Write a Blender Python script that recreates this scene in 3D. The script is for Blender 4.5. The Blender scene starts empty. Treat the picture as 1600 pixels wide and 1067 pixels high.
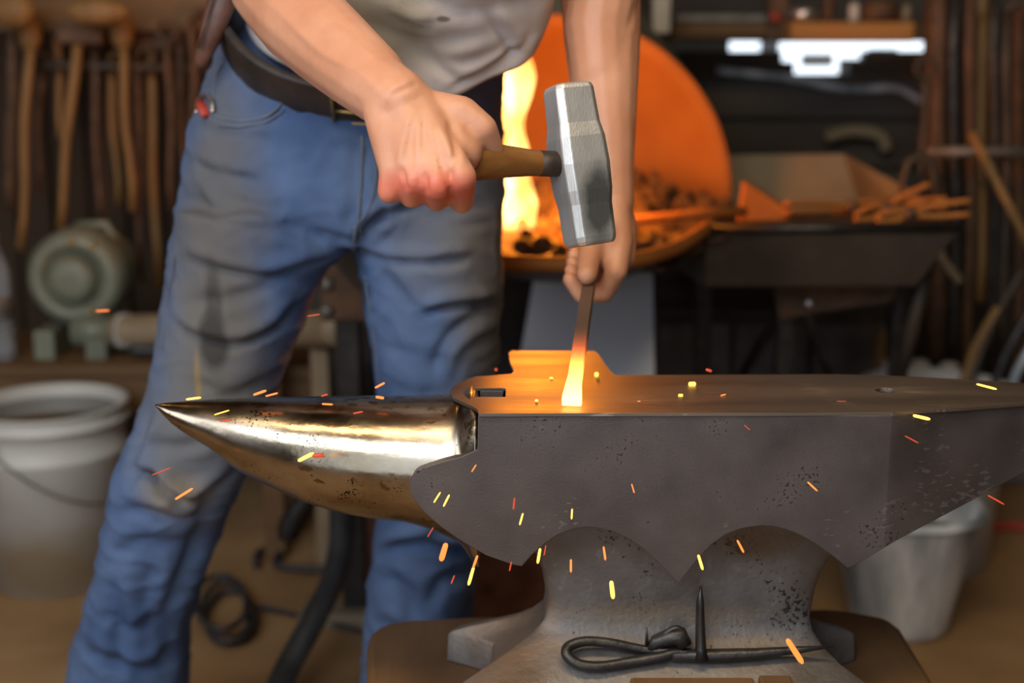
import bpy, bmesh, math, random
import numpy as np
from mathutils import Vector, Matrix, noise
from mathutils.bvhtree import BVHTree
from mathutils.geometry import tessellate_polygon
random.seed(7)
SC = bpy.context.scene
COL = SC.collection
V = Vector

# ------------------------------------------------------------------ camera
F = 2100.0
EYE = V((0, 0, 1.07))
PITCH = math.atan(461.5 / F)
cam_d = bpy.data.cameras.new('camera'); cam = bpy.data.objects.new('camera', cam_d); COL.objects.link(cam)
cam.location = EYE; cam.rotation_euler = (math.pi / 2 - PITCH, 0, 0)
cam_d.sensor_width = 36; cam_d.lens = 36 * F / 1600
cam_d.clip_start = .02
cam_d.dof.use_dof = True; cam_d.dof.focus_distance = 1.25; cam_d.dof.aperture_fstop = 2.9
SC.camera = cam
SC.view_settings.view_transform = 'Standard'; SC.view_settings.look = 'None'
SC.view_settings.gamma = 1; SC.view_settings.use_curve_mapping = False
SC.view_settings.exposure = -0.18
try: SC.cycles.use_denoising = True
except Exception: pass

# ------------------------------------------------------------------ world and lights
w = bpy.data.worlds.new('sky'); SC.world = w; w.use_nodes = True
bg = w.node_tree.nodes['Background']; bg.inputs[0].default_value = (.80, .90, 1.0, 1); bg.inputs[1].default_value = 2.2

def lamp(name, kind, loc, color, power, size=1.0, size_y=None, target=None):
    d = bpy.data.lights.new(name, kind); d.color = color; d.energy = power
    if kind == 'AREA':
        d.shape = 'RECTANGLE'; d.size = size; d.size_y = size_y or size
    else: d.shadow_soft_size = size
    o = bpy.data.objects.new(name, d); COL.objects.link(o); o.location = loc
    if target is not None:
        o.rotation_euler = (V(target) - V(loc)).to_track_quat('-Z', 'Y').to_euler()
    return o
lamp('daylight_fill', 'AREA', (-.8, -.7, 2.15), (.84, .92, 1.0), 37, 1.4, .9, (0, 1.4, .7))  # unseen area lamp for the door's daylight, moved indoors for faster falloff
lamp('side_area_light', 'AREA', (-1.6, .4, 1.4), (.95, .96, 1.0), 11, .8, 1.0, (-.1, 1.5, .8))  # unseen area lamp on the left, no door built there
lamp('ceiling_tube_light', 'AREA', (-.05, .45, 2.35), (1.0, .74, .42), 24, 1.6, .25, (-.05, 1.15, .6))
lamp('bench_bulb', 'POINT', (-1.15, 2.2, 2.2), (1.0, .5, .13), 3, .06)
lamp('rack_point_light', 'POINT', (1.2, 2.2, 2.3), (1.0, .75, .5), 3, .06)  # unseen point lamp in front of the right rack
lamp('forge_fire_light', 'POINT', (.055, 2.42, .90), (1.0, .27, .015), 15, .07).data.specular_factor = 0   # the flame mesh itself makes the highlights

# ------------------------------------------------------------------ picture-to-place helpers
FW = V((0, math.cos(PITCH), -math.sin(PITCH))); UP = V((0, math.sin(PITCH), math.cos(PITCH))); RT = V((1, 0, 0))
def ray(px, py): return FW + RT * ((px - 800) / F) + UP * ((533.5 - py) / F)
def P(px, py, Y):
    d = ray(px, py); return EYE + d * (Y / d.y)
def PZ(px, py, z):
    d = ray(px, py); return EYE + d * ((z - EYE.z) / d.z)
def scale_at(p): return F / (V(p) - EYE).dot(FW)        # pixels per metre
def proj_np(co):
    d = co - np.array(EYE)
    dep = d @ np.array(FW)
    return np.stack([800 + F * (d @ np.array(RT)) / dep, 533.5 - F * (d @ np.array(UP)) / dep], 1)

# ------------------------------------------------------------------ materials
def hexc(c): return (*c, 1) if len(c) == 3 else c
def mat(name, c1, c2=None, rough=.6, metal=0, scale=20, bump=0.0, bscale=None, stretch=(1, 1, 1), r2=None, detail=6, mid=.5, span=.25):
    m = bpy.data.materials.new(name); m.use_nodes = True
    nt = m.node_tree; N = nt.nodes; L = nt.links; b = N['Principled BSDF']
    b.inputs['Roughness'].default_value = rough; b.inputs['Metallic'].default_value = metal
    b.inputs['Base Color'].default_value = hexc(c1)
    tc = N.new('ShaderNodeTexCoord'); mp = N.new('ShaderNodeMapping'); mp.inputs['Scale'].default_value = stretch
    L.new(tc.outputs['Object'], mp.inputs[0])
    nz = N.new('ShaderNodeTexNoise'); nz.inputs['Scale'].default_value = scale; nz.inputs['Detail'].default_value = detail
    L.new(mp.outputs[0], nz.inputs['Vector'])
    if c2:
        rp = N.new('ShaderNodeValToRGB'); rp.color_ramp.elements[0].color = hexc(c1); rp.color_ramp.elements[1].color = hexc(c2)
        rp.color_ramp.elements[0].position = mid - span; rp.color_ramp.elements[1].position = mid + span
        L.new(nz.outputs['Fac'], rp.inputs[0]); L.new(rp.outputs[0], b.inputs['Base Color'])
        m['ramp'] = rp.name
    if r2 is not None:
        mr = N.new('ShaderNodeMapRange'); mr.inputs[1].default_value = .3; mr.inputs[2].default_value = .7
        mr.inputs[3].default_value = rough; mr.inputs[4].default_value = r2
        L.new(nz.outputs['Fac'], mr.inputs[0]); L.new(mr.outputs[0], b.inputs['Roughness'])
    if bump:
        n2 = N.new('ShaderNodeTexNoise'); n2.inputs['Scale'].default_value = bscale or scale * 3; n2.inputs['Detail'].default_value = 8
        L.new(mp.outputs[0], n2.inputs['Vector'])
        bp = N.new('ShaderNodeBump'); bp.inputs['Strength'].default_value = bump; bp.inputs['Distance'].default_value = .002
        L.new(n2.outputs['Fac'], bp.inputs['Height']); L.new(bp.outputs[0], b.inputs['Normal'])
    return m
def glow(name, color, strength):
    m = bpy.data.materials.new(name); m.use_nodes = True; b = m.node_tree.nodes['Principled BSDF']
    b.inputs['Base Color'].default_value = (.02, .01, .01, 1)
    b.inputs['Emission Color'].default_value = hexc(color); b.inputs['Emission Strength'].default_value = strength
    return m
def blob(m, centre, size, color, amount=1.0, soft=.35, nscale=30, nz_amt=.5):
    """stain or painted light: an ellipsoid patch in object space, with ragged noise edge, mixed over the base colour"""
    nt = m.node_tree; N = nt.nodes; L = nt.links; b = N['Principled BSDF']
    tc = N.new('ShaderNodeTexCoord'); mp = N.new('ShaderNodeMapping'); mp.vector_type = 'POINT'
    mp.inputs['Scale'].default_value = [1 / s for s in size]
    mp.inputs['Location'].default_value = [-c / s for c, s in zip(centre, size)]
    L.new(tc.outputs['Object'], mp.inputs[0])
    ln = N.new('ShaderNodeVectorMath'); ln.operation = 'LENGTH'; L.new(mp.outputs[0], ln.inputs[0])
    nz = N.new('ShaderNodeTexNoise'); nz.inputs['Scale'].default_value = nscale; nz.inputs['Detail'].default_value = 5
    L.new(tc.outputs['Object'], nz.inputs['Vector'])
    ad = N.new('ShaderNodeMath'); ad.operation = 'MULTIPLY_ADD'; ad.inputs[1].default_value = nz_amt * 2; L.new(nz.outputs['Fac'], ad.inputs[0]); L.new(ln.outputs['Value'], ad.inputs[2])
    mr = N.new('ShaderNodeMapRange'); mr.inputs[1].default_value = 1 - soft + nz_amt; mr.inputs[2].default_value = 1 + soft + nz_amt
    mr.inputs[3].default_value = amount; mr.inputs[4].default_value = 0
    L.new(ad.outputs[0], mr.inputs[0])
    mx = N.new('ShaderNodeMix'); mx.data_type = 'RGBA'
    prev = b.inputs['Base Color']
    if prev.is_linked: L.new(prev.links[0].from_socket, mx.inputs[6])
    else: mx.inputs[6].default_value = prev.default_value
    mx.inputs[7].default_value = hexc(color)
    L.new(mr.outputs[0], mx.inputs[0]); L.new(mx.outputs[2], b.inputs['Base Color'])

def specks(m, scale, thr, color, stretch=(1, 1, 1), mask_scale=8):
    """small dark pits where a coarse noise allows them"""
    nt = m.node_tree; N = nt.nodes; L = nt.links; b = N['Principled BSDF']
    tc = N.new('ShaderNodeTexCoord'); mp = N.new('ShaderNodeMapping'); mp.inputs['Scale'].default_value = stretch; L.new(tc.outputs['Object'], mp.inputs[0])
    n1 = N.new('ShaderNodeTexNoise'); n1.inputs['Scale'].default_value = scale; n1.inputs['Detail'].default_value = 3; L.new(mp.outputs[0], n1.inputs['Vector'])
    n2 = N.new('ShaderNodeTexNoise'); n2.inputs['Scale'].default_value = mask_scale; L.new(tc.outputs['Object'], n2.inputs['Vector'])
    mu = N.new('ShaderNodeMath'); mu.operation = 'MULTIPLY'; L.new(n1.outputs['Fac'], mu.inputs[0]); L.new(n2.outputs['Fac'], mu.inputs[1])
    mr = N.new('ShaderNodeMapRange'); mr.inputs[1].default_value = thr; mr.inputs[2].default_value = thr + .03; L.new(mu.outputs[0], mr.inputs[0])
    mx = N.new('ShaderNodeMix'); mx.data_type = 'RGBA'; prev = b.inputs['Base Color']
    if prev.is_linked: L.new(prev.links[0].from_socket, mx.inputs[6])
    else: mx.inputs[6].default_value = prev.default_value
    mx.inputs[7].default_value = hexc(color); L.new(mr.outputs[0], mx.inputs[0]); L.new(mx.outputs[2], b.inputs['Base Color'])
M = {}
M['anvil_body'] = mat('anvil_side_steel', (.100, .085, .084), (.165, .143, .141), .46, .7, 16, .14, 420, r2=.60)
M['anvil_waist'] = mat('anvil_waist_steel', (.14, .118, .105), (.27, .245, .23), .50, .65, 22, .35, 170, r2=.64)
M['anvil_face'] = mat('anvil_face_steel', (.20, .165, .135), (.30, .25, .20), .42, .95, 9, .12, 60, stretch=(.35, 3, 1), r2=.55)
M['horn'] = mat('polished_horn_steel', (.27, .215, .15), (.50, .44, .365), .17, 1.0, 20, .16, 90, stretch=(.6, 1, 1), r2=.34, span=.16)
M['hammer'] = mat('ground_hammer_steel', (.55, .56, .56), (.72, .73, .73), .42, .65, 20, .2, 200, stretch=(4, 4, .3))
M['hammer_dark'] = mat('dark_hammer_cheek', (.06, .065, .065), (.18, .19, .19), .5, .7, 30, .2, 200, stretch=(4, 4, .3))
M['hickory'] = mat('oiled_hickory', (.15, .06, .014), (.30, .135, .035), .42, 0, 12, .1, 90, stretch=(1, 6, 6))
M['black_iron'] = mat('black_forged_iron', (.035, .035, .037), (.09, .085, .08), .42, .75, 40, .4, 120)
M['rusty'] = mat('rusty_iron', (.07, .045, .03), (.19, .10, .055), .65, .35, 30, .3, 120)
M['dark_iron'] = mat('sooty_iron_plate', (.045, .036, .030), (.12, .092, .072), .55, .45, 9, .3, 60)
M['stump'] = mat('oak_stump_wood', (.09, .045, .018), (.25, .13, .05), .55, 0, 10, .5, 70, stretch=(1, .25, 1))
M['denim'] = mat('worn_blue_denim', (.030, .068, .180), (.115, .185, .345), .85, 0, 9, .3, 600, r2=.9)
M['seam'] = mat('denim_stitch_ridge', (.10, .125, .18), (.17, .19, .23), .85, 0, 60)
M['belt'] = mat('dark_leather_belt', (.020, .014, .011), (.06, .04, .03), .5, 0, 30, .3, 120)
M['leather'] = mat('red_brown_leather', (.07, .025, .016), (.17, .075, .05), .42, 0, 30, .3, 120)
M['shirt'] = mat('grubby_white_cotton', (.50, .445, .43), (.68, .62, .61), .9, 0, 9, .25, 500)
M['skin'] = mat('skin', (.56, .25, .145), (.72, .37, .235), .46, 0, 18, .22, 130)
M['steel'] = mat('bright_steel', (.5, .5, .5), (.7, .7, .7), .3, .9, 30)
M['brass'] = mat('brass', (.5, .35, .12), None, .35, .9)
M['white_plastic'] = mat('scuffed_white_plastic', (.50, .49, .46), (.66, .65, .62), .5, 0, 6)
M['galv'] = mat('galvanised_steel', (.22, .27, .32), (.86, .91, .95), .45, .25, 16, .15, 50, stretch=(1, 1, .2), span=.17)
M['green_grey'] = mat('green_grey_enamel', (.15, .16, .115), (.24, .25, .19), .45, .1, 14, .15, 60)
M['pipe_tan'] = mat('dusty_tan_pipe', (.24, .17, .10), (.34, .26, .17), .6, .1, 14)
M['bench_wood'] = mat('aged_bench_wood', (.10, .05, .018), (.21, .115, .045), .7, 0, 8, .4, 60, stretch=(.3, 2, 4))
M['handle_wood'] = mat('old_handle_wood', (.20, .105, .032), (.34, .19, .07), .6, 0, 14, stretch=(4, 4, .6))
M['plank'] = mat('orange_brown_plank', (.33, .15, .035), (.50, .25, .07), .6, 0, 10, .3, 60, stretch=(.3, 2, 4))
M['floor'] = mat('packed_dirt_floor', (.20, .11, .045), (.46, .29, .14), .9, 0, 3.5, .8, 30)
M['wall'] = mat('soot_dark_boards', (.022, .015, .010), (.075, .046, .027), .85, 0, 5, .5, 40, stretch=(3, 1, .3))
M['wall_grey'] = mat('sooty_grey_boards', (.035, .03, .026), (.10, .085, .072), .85, 0, 4, .5, 40, stretch=(.4, 1, 3))
M['grey_sheet'] = mat('blue_grey_sheet', (.74, .81, .93), (.82, .88, .98), .5, .2, 5)
M['block'] = mat('sooty_concrete', (.10, .09, .085), (.20, .185, .17), .9, 0, 14, .5, 80)
M['cloth_dark'] = mat('dark_cloth', (.03, .028, .035), (.08, .07, .08), .95, 0, 12)
M['rubber'] = mat('black_rubber', (.022, .024, .028), (.06, .06, .065), .48, 0, 20)
M['coal'] = mat('coke_lump', (.03, .022, .018), (.20, .11, .06), .7, 0, 60, .8, 120)
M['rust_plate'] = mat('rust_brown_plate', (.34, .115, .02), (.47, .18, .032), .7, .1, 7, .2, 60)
M['hood_grey'] = mat('olive_grey_sheet', (.10, .09, .07), (.17, .155, .12), .55, .3, 6)
M['pan_tan'] = mat('dusty_pan_sheet', (.20, .165, .11), (.31, .26, .18), .7, .1, 6)
M['beige'] = mat('beige_paint', (.50, .44, .34), (.58, .52, .42), .7)
M['red'] = mat('faded_red', (.42, .05, .03), None, .6)
M['dark_can'] = mat('dull_tin', (.14, .13, .12), (.30, .28, .25), .5, .5, 20)
M['water'] = mat('rusty_water', (.09, .05, .02), None, .08)
M['spark_yellow'] = glow('spark_yellow', (1, .50, .07), 4.0)
M['spark_orange'] = glow('spark_orange', (1, .22, .04), 2.2)
M['spark_red'] = glow('spark_red', (.9, .10, .03), .9)
M['ember'] = glow('ember', (1, .18, .01), 1.5)
gl = bpy.data.materials.new('clear_bottle'); gl.use_nodes = True
b_ = gl.node_tree.nodes['Principled BSDF']; b_.inputs['Base Color'].default_value = (.85, .9, .95, 1); b_.inputs['Transmission Weight'].default_value = .85; b_.inputs['Roughness'].default_value = .12; b_.inputs['IOR'].default_value = 1.2
M['bottle'] = gl
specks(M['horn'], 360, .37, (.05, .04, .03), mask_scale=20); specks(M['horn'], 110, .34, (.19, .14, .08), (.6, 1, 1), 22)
specks(M['anvil_body'], 300, .40, (.045, .04, .038), mask_scale=16); specks(M['anvil_body'], 160, .385, (.20, .18, .18), (.6, 1, 1.6), 11)
specks(M['anvil_waist'], 260, .38, (.05, .04, .035), mask_scale=18); specks(M['anvil_waist'], 120, .36, (.27, .25, .235), (1, 1, .6), 22)
specks(M['anvil_face'], 240, .37, (.5, .42, .32), (.12, 5, 1), 14)

# ------------------------------------------------------------------ mesh helpers
def tag(o, label=None, cat=None, group=None, kind=None):
    if label: o['label'] = label
    if cat: o['category'] = cat
    if group: o['group'] = group
    if kind: o['kind'] = kind
    return o
def empty(name, loc=(0, 0, 0)):
    o = bpy.data.objects.new(name, None); COL.objects.link(o); o.location = loc; o.empty_display_size = .05; return o
def put(name, bm, m, parent=None, smooth=True, bevel=0, seg=2, sub=0):
    """link bmesh (world coordinates) as one object; its origin moves to the centre of its base"""
    bmesh.ops.recalc_face_normals(bm, faces=bm.faces)
    me = bpy.data.meshes.new(name); bm.to_mesh(me); bm.free()
    return put_me(name, me, m, parent, smooth, bevel, seg, sub)
def put_me(name, me, m, parent=None, smooth=True, bevel=0, seg=2, sub=0, recentre=False):
    o = bpy.data.objects.new(name, me); COL.objects.link(o)
    if not isinstance(m, (list, tuple)): m = [m]
    me.materials.clear()
    for k in m: me.materials.append(M[k] if isinstance(k, str) else k)
    for p in me.polygons: p.use_smooth = smooth
    if bevel:
        b = o.modifiers.new('bevel', 'BEVEL'); b.width = bevel; b.segments = seg; b.limit_method = 'ANGLE'; b.angle_limit = math.radians(35)
    if sub:
        s = o.modifiers.new('sub', 'SUBSURF'); s.levels = sub; s.render_levels = sub
    if smooth and bevel:
        try: me.set_sharp_from_angle(angle=math.radians(40))
        except Exception: pass
    if parent is not None:
        o.parent = parent; o.matrix_parent_inverse = Matrix.Translation(-world_loc(parent))
    return o
def world_loc(o):
    l = V(o.location)
    p = o.parent
    while p is not None:
        # all parents are only translated, children carry inverse, so world = location of root chain
        l = V((0, 0, 0)) if o.type == 'MESH' else l
        break
    return l if o.type == 'EMPTY' or o.parent is None else V((0, 0, 0))
def box(bm, lo, hi, mtx=None):
    vs = [bm.verts.new((x, y, z)) for z in (lo[2], hi[2]) for x, y in ((lo[0], lo[1]), (hi[0], lo[1]), (hi[0], hi[1]), (lo[0], hi[1]))]
    for f in ((0, 3, 2, 1), (4, 5, 6, 7), (0, 1, 5, 4), (1, 2, 6, 5), (2, 3, 7, 6), (3, 0, 4, 7)): bm.faces.new([vs[i] for i in f])
    if mtx: bmesh.ops.transform(bm, matrix=mtx, verts=vs)
    return vs
def frame(a, b=None):
    a = V(a).normalized(); t = V((0, 0, 1)) if abs(a.z) < .95 else V((1, 0, 0))
    if b is not None: t = V(b)
    u = t.cross(a).normalized(); v = a.cross(u); return u, v, a
def tube(bm, pts, rad, n=12, flat=1.0, cap=True, up=None):
    pts = [V(p) for p in pts]
    if not isinstance(rad, (list, tuple)): rad = [rad] * len(pts)
    rings = []
    pu = None
    for i, p in enumerate(pts):
        d = pts[min(i + 1, len(pts) - 1)] - pts[max(i - 1, 0)]
        if pu is None: u, v, a = frame(d, up)
        else:
            a = d.normalized(); u = (pu - a * pu.dot(a)).normalized(); v = a.cross(u)
        pu = u
        rings.append([bm.verts.new(p + u * (rad[i] * math.cos(t)) + v * (rad[i] * flat * math.sin(t))) for t in (2 * math.pi * k / n for k in range(n))])
    skin(bm, rings, cap)
    return rings
def skin(bm, rings, cap=True, closed=True):
    n = len(rings[0])
    for r0, r1 in zip(rings, rings[1:]):
        for k in range(n if closed else n - 1):
            bm.faces.new((r0[k], r0[(k + 1) % n], r1[(k + 1) % n], r1[k]))
    if cap:
        bm.faces.new(rings[0][::-1]); bm.faces.new(rings[-1])
def lathe(bm, c, prof, n=32, axis=(0, 0, 1), cap=True):
    u, v, a = frame(axis); c = V(c)
    rings = [[bm.verts.new(c + a * h + u * (r * math.cos(t)) + v * (r * math.sin(t))) for t in (2 * math.pi * k / n for k in range(n))] for r, h in prof]
    skin(bm, rings, cap); return rings
def capsule(bm, p0, r0, p1, r1, n=14):
    p0, p1 = V(p0), V(p1); d = p1 - p0
    if d.length < 1e-5: d = V((0, 0, 1e-4))
    pts, rr = [], []
    a = d.normalized()
    for t in (-.98, -.8, -.45): pts.append(p0 + a * (t * r0)); rr.append(r0 * math.sqrt(1 - t * t))
    pts.append(p0); rr.append(r0); pts.append(p1); rr.append(r1)
    for t in (.45, .8, .98): pts.append(p1 + a * (t * r1)); rr.append(r1 * math.sqrt(1 - t * t))
    tube(bm, pts, rr, n)
def ellipsoid(bm, c, r, mtx=None, n=3):
    g = bmesh.ops.create_icosphere(bm, subdivisions=n, radius=1)
    m4 = Matrix.Translation(V(c)) @ (mtx.to_4x4() if mtx else Matrix()) @ Matrix.Diagonal((*r, 1))
    bmesh.ops.transform(bm, matrix=m4, verts=g['verts'])
    return g['verts']
def remeshed(bm, voxel, smooth_n=6, fac=.5):
    bmesh.ops.recalc_face_normals(bm, faces=bm.faces)
    me = bpy.data.meshes.new('tmp'); bm.to_mesh(me); bm.free()
    o = bpy.data.objects.new('tmp', me); COL.objects.link(o)
    r = o.modifiers.new('r', 'REMESH'); r.mode = 'VOXEL'; r.voxel_size = voxel
    if smooth_n:
        s = o.modifiers.new('s', 'SMOOTH'); s.factor = fac; s.iterations = smooth_n
    dg = bpy.context.evaluated_depsgraph_get(); dg.update()
    out = bpy.data.meshes.new_from_object(o.evaluated_get(dg))
    bpy.data.objects.remove(o); bpy.data.meshes.remove(me)
    return out
def boolean(me, cutters):
    o = bpy.data.objects.new('tmp', me); COL.objects.link(o); cs = []
    for bm in cutters:
        bmesh.ops.recalc_face_normals(bm, faces=bm.faces)
        cm = bpy.data.meshes.new('cut'); bm.to_mesh(cm); bm.free()
        c = bpy.data.objects.new('cut', cm); COL.objects.link(c); cs.append(c)
        b = o.modifiers.new('b', 'BOOLEAN'); b.operation = 'DIFFERENCE'; b.object = c; b.solver = 'EXACT'
    dg = bpy.context.evaluated_depsgraph_get(); dg.update()
    out = bpy.data.meshes.new_from_object(o.evaluated_get(dg))
    bpy.data.objects.remove(o)
    for c in cs: bpy.data.objects.remove(c)
    return out
def prism(bm, poly, off):
    """extrude the 3D polygon by the vector off"""
    a = [bm.verts.new(p) for p in poly]; b = [bm.verts.new(V(p) + V(off)) for p in poly]
    for tri in tessellate_polygon([[V(p) for p in poly]]):
        bm.faces.new([a[i] for i in tri]); bm.faces.new([b[i] for i in reversed(tri)])
    n = len(a)
    for i in range(n): bm.faces.new((a[i], a[(i + 1) % n], b[(i + 1) % n], b[i]))
def interp(tab, x):
    xs = [t[0] for t in tab]
    return [float(np.interp(x, xs, [t[i] for t in tab])) for i in range(1, len(tab[0]))]
def smoothcurve(pts, n=8):
    """Catmull-Rom through the points"""
    pts = [V(p) for p in pts]; out = []
    q = [pts[0]] + pts + [pts[-1]]
    for i in range(1, len(q) - 2):
        for k in range(n):
            t = k / n; a, b, c, d = q[i - 1], q[i], q[i + 1], q[i + 2]
            out.append(.5 * ((2 * b) + (c - a) * t + (2 * a - 5 * b + 4 * c - d) * t * t + (3 * b - a - 3 * c + d) * t ** 3))
    out.append(pts[-1]); return out

# ------------------------------------------------------------------ the setting
YB = 3.7
def structure(name, bm, m, **k): return tag(put(name, bm, m, smooth=False, **k), kind='structure')
bm = bmesh.new(); box(bm, (-2.4, -2.6, -.1), (2.6, YB + .1, 0)); structure('floor', bm, 'floor')
bm = bmesh.new(); box(bm, (-2.4, -2.6, 2.8), (2.6, YB + .1, 2.9)); structure('ceiling', bm, 'wall')
bm = bmesh.new(); box(bm, (-2.5, -2.6, 0), (-2.4, YB + .1, 2.8)); structure('wall_left', bm, 'wall')
bm = bmesh.new(); box(bm, (-2.5, -2.7, 0), (-1.9, -2.6, 2.8)); box(bm, (.3, -2.7, 0), (2.7, -2.6, 2.8)); box(bm, (-1.9, -2.7, 2.3), (.3, -2.6, 2.8)); structure('wall_front', bm, 'wall')
bm = bmesh.new(); box(bm, (2.6, -2.6, 0), (2.7, YB + .1, 2.8)); structure('wall_right', bm, 'wall')
# the back wall has a ragged daylight gap between its boards
x0, x1 = P(1052, 70, YB).x, P(1466, 70, YB).x
xa, xb, xc, xd = P(1222, 90, YB).x, P(1242, 90, YB).x, P(1328, 90, YB).x, P(1350, 90, YB).x
zt, zl, zs = P(1250, 65, YB).z, P(1250, 80, YB).z, P(1250, 116, YB).z
bm = bmesh.new()
def wp(lo_x, lo_z, hi_x, hi_z): box(bm, (lo_x, YB, lo_z), (hi_x, YB + .05, hi_z))
wp(-2.4, 0, x0, 2.8); wp(x1, 0, 2.6, 2.8); wp(x0, zt, x1, 2.8)
wp(x0, 0, xa, zl); wp(xd, 0, x1, zl); wp(xa, 0, xb, zl - .028); wp(xc, 0, xd, zl - .03)
wp(xb, 0, xc, zs)
structure('wall_back', bm, 'wall_grey')
for i, (ya, yb) in enumerate(((120, 185), (190, 262), (268, 345), (352, 430))):   # weatherboards over the wall on the right
    bm = bmesh.new(); a = P(1060, ya, YB - .03); b = P(1470, yb, YB - .03)
    box(bm, (a.x, YB - .025, b.z), (b.x, YB - .001, a.z)); structure('trim_%d' % (i + 1), bm, 'wall_grey', bevel=.006)
bm = bmesh.new(); a = P(-60, -40, YB - .03); b = P(330, 560, YB - .03)
for k in range(6):
    xx = a.x + (b.x - a.x) * k / 6; box(bm, (xx, YB - .03 - .01 * (k % 2), .1), (xx + (b.x - a.x) / 6 - .012, YB - .001, a.z))
structure('trim_5', bm, 'wall', bevel=.004)

for i, (xa_, ya_, xb_, yb_, m_) in enumerate(((1040, 60, 1138, 90, 'hood_grey'), (1188, 60, 1215, 90, 'galv'), (1252, 84, 1300, 104, 'grey_sheet'), (1312, 92, 1360, 125, 'hood_grey'), (1356, 76, 1400, 90, 'galv'))):  # plates added outside the gap to dim parts of its daylight
    bm = bmesh.new(); a = P(xa_, ya_, YB + .09); b = P(xb_, yb_, YB + .09); box(bm, (a.x, YB + .08, b.z), (b.x, YB + .10, a.z)); structure('trim_%d' % (6 + i), bm, m_)

# ------------------------------------------------------------------ anvil
ZF = .739
AN = empty('anvil', (.14, 1.274, .44)); tag(AN, 'large grey steel anvil with polished horn standing on a timber stump', 'anvil')
YN, YFAR = 1.2, 1.348
XH = P(1395, 645, YN).x
def yn(x): return YN + max(0, x - XH) * (.036 / .125)
def yf(x):
    x2 = P(1300, 584, 1.35).x
    return YFAR - max(0, x - x2) * (.036 / .19)
def arc_y(px):
    if px < 815: return interp([(640, 767), (650, 785), (665, 802), (690, 824), (720, 845), (760, 868), (800, 882), (815, 885)], px)[0]
    if px < 1060:
        return interp([(815, 885), (830, 868), (850, 850), (875, 833), (900, 825), (925, 823), (955, 829), (985, 843), (1010, 861), (1035, 884), (1060, 912)], px)[0]
    if px < 1325:
        return interp([(1060, 912), (1085, 879), (1110, 852), (1135, 834), (1165, 824), (1190, 821), (1215, 823), (1245, 833), (1275, 850), (1300, 868), (1325, 888)], px)[0]
    return interp([(1325, 888), (1345, 878), (1400, 845), (1500, 792), (1600, 738), (1720, 680)], px)[0]
bm = bmesh.new()
cols = []
pxs = [640, 643, 648, 655, 665, 678, 692, 706, 720, 734, 747, 815, 1060, 1325] + [760 + 10 * i for i in range(63)] + [1395] + [1410 + 30 * i for i in range(11)] + [1739]
pxs = sorted(set(pxs))
def px_of(x, Y, z):
    q = V((x, Y, z)) - EYE; return 800 + F * q.x / q.dot(FW)
TOPL = [(640, 757), (645, 742), (655, 733), (690, 722), (720, 714), (747, 702)]
xs_ = []
for px in pxs:
    x = P(px, arc_y(px), YN).x
    for _ in range(6): x = P(px, arc_y(px), yn(x)).x
    xs_.append(x)
XS = P(747, 660, YN).x
xs_ = sorted(xs_ + [XH, XS - .0004, XS])
xs_ = [x for i, x in enumerate(xs_) if i == 0 or x - xs_[i - 1] > .0003]
for x in xs_:
    Y = yn(x); zb = .6; zt_ = .7
    for _ in range(12):
        q = px_of(x, Y, zb); zb = P(q, arc_y(q), Y).z
        q = px_of(x, Y, zt_); zt_ = P(q, interp(TOPL, q)[0], Y).z
    if x >= XS - .0001: zt_ = ZF - .003
    YF_ = yf(x); r = []; m = 5
    for k in range(m): r.append(bm.verts.new((x, Y, zb + (zt_ - zb) * k / (m - 1))))
    for k in range(m): r.append(bm.verts.new((x, YF_, zt_ + (zb - zt_) * k / (m - 1))))
    cols.append(r)
skin(bm, cols)
bmesh.ops.recalc_face_normals(bm, faces=bm.faces)
me = bpy.data.meshes.new('anvil_body'); bm.to_mesh(me); bm.free()
hc = PZ(765, 613, ZF); pc = PZ(1384, 610, ZF)
def cut_hardy():
    b = bmesh.new(); a = PZ(740, 613, ZF); c = PZ(790, 613, ZF)
    box(b, (a.x, PZ(765, 620, ZF).y, ZF - .1), (c.x, PZ(765, 606, ZF).y, ZF + .03)); return b
def cut_prit():
    b = bmesh.new(); lathe(b, (pc.x, pc.y, ZF - .1), [(.0105, 0), (.0105, .13)], 32); return b
me = boolean(me, [cut_hardy(), cut_prit()])
put_me('body', me, 'anvil_body', AN, bevel=.0012, seg=2)
# face plate with the side shelf
out = [(748, 646), (900, 645.5), (1100, 645.5), (1250, 645), (1395, 644), (1500, 637.5), (1600, 629.5), (1740, 620)]
far = [(1740, 608), (1600, 598.5), (1480, 591), (1380, 586), (1300, 584.5), (1150, 585), (962, 586), (952, 578), (934, 552), (928, 548.5), (800, 548), (795, 551), (797, 566), (803, 580), (798, 584), (745, 588)]
left = [(732, 591), (716, 598), (706, 606), (703, 613), (708, 621), (722, 628), (738, 635), (746, 640)]
poly = [PZ(x, y, ZF) for x, y in out + far + left]
poly = [V((p.x, p.y, ZF)) for p in poly]
bm = bmesh.new(); prism(bm, poly, (0, 0, -.003))
bmesh.ops.recalc_face_normals(bm, faces=bm.faces)
me = bpy.data.meshes.new('f'); bm.to_mesh(me); bm.free()
me = boolean(me, [cut_hardy(), cut_prit()])
put_me('face', me, 'anvil_face', AN, smooth=False, bevel=.0013, seg=2)
bm = bmesh.new()   # tapering block carrying the shelf
a0, a1 = PZ(803, 583, ZF).x, PZ(950, 583, ZF).x
s0, s1 = PZ(798, 549, ZF).x, PZ(930, 549, ZF).x
ys = PZ(860, 549, ZF).y
ring0 = [bm.verts.new(p) for p in ((a0, YFAR - .01, ZF - .003), (a1, YFAR - .01, ZF - .003), (s1 + .004, ys - .001, ZF - .003), (s0 + .002, ys - .001, ZF - .003))]
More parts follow.
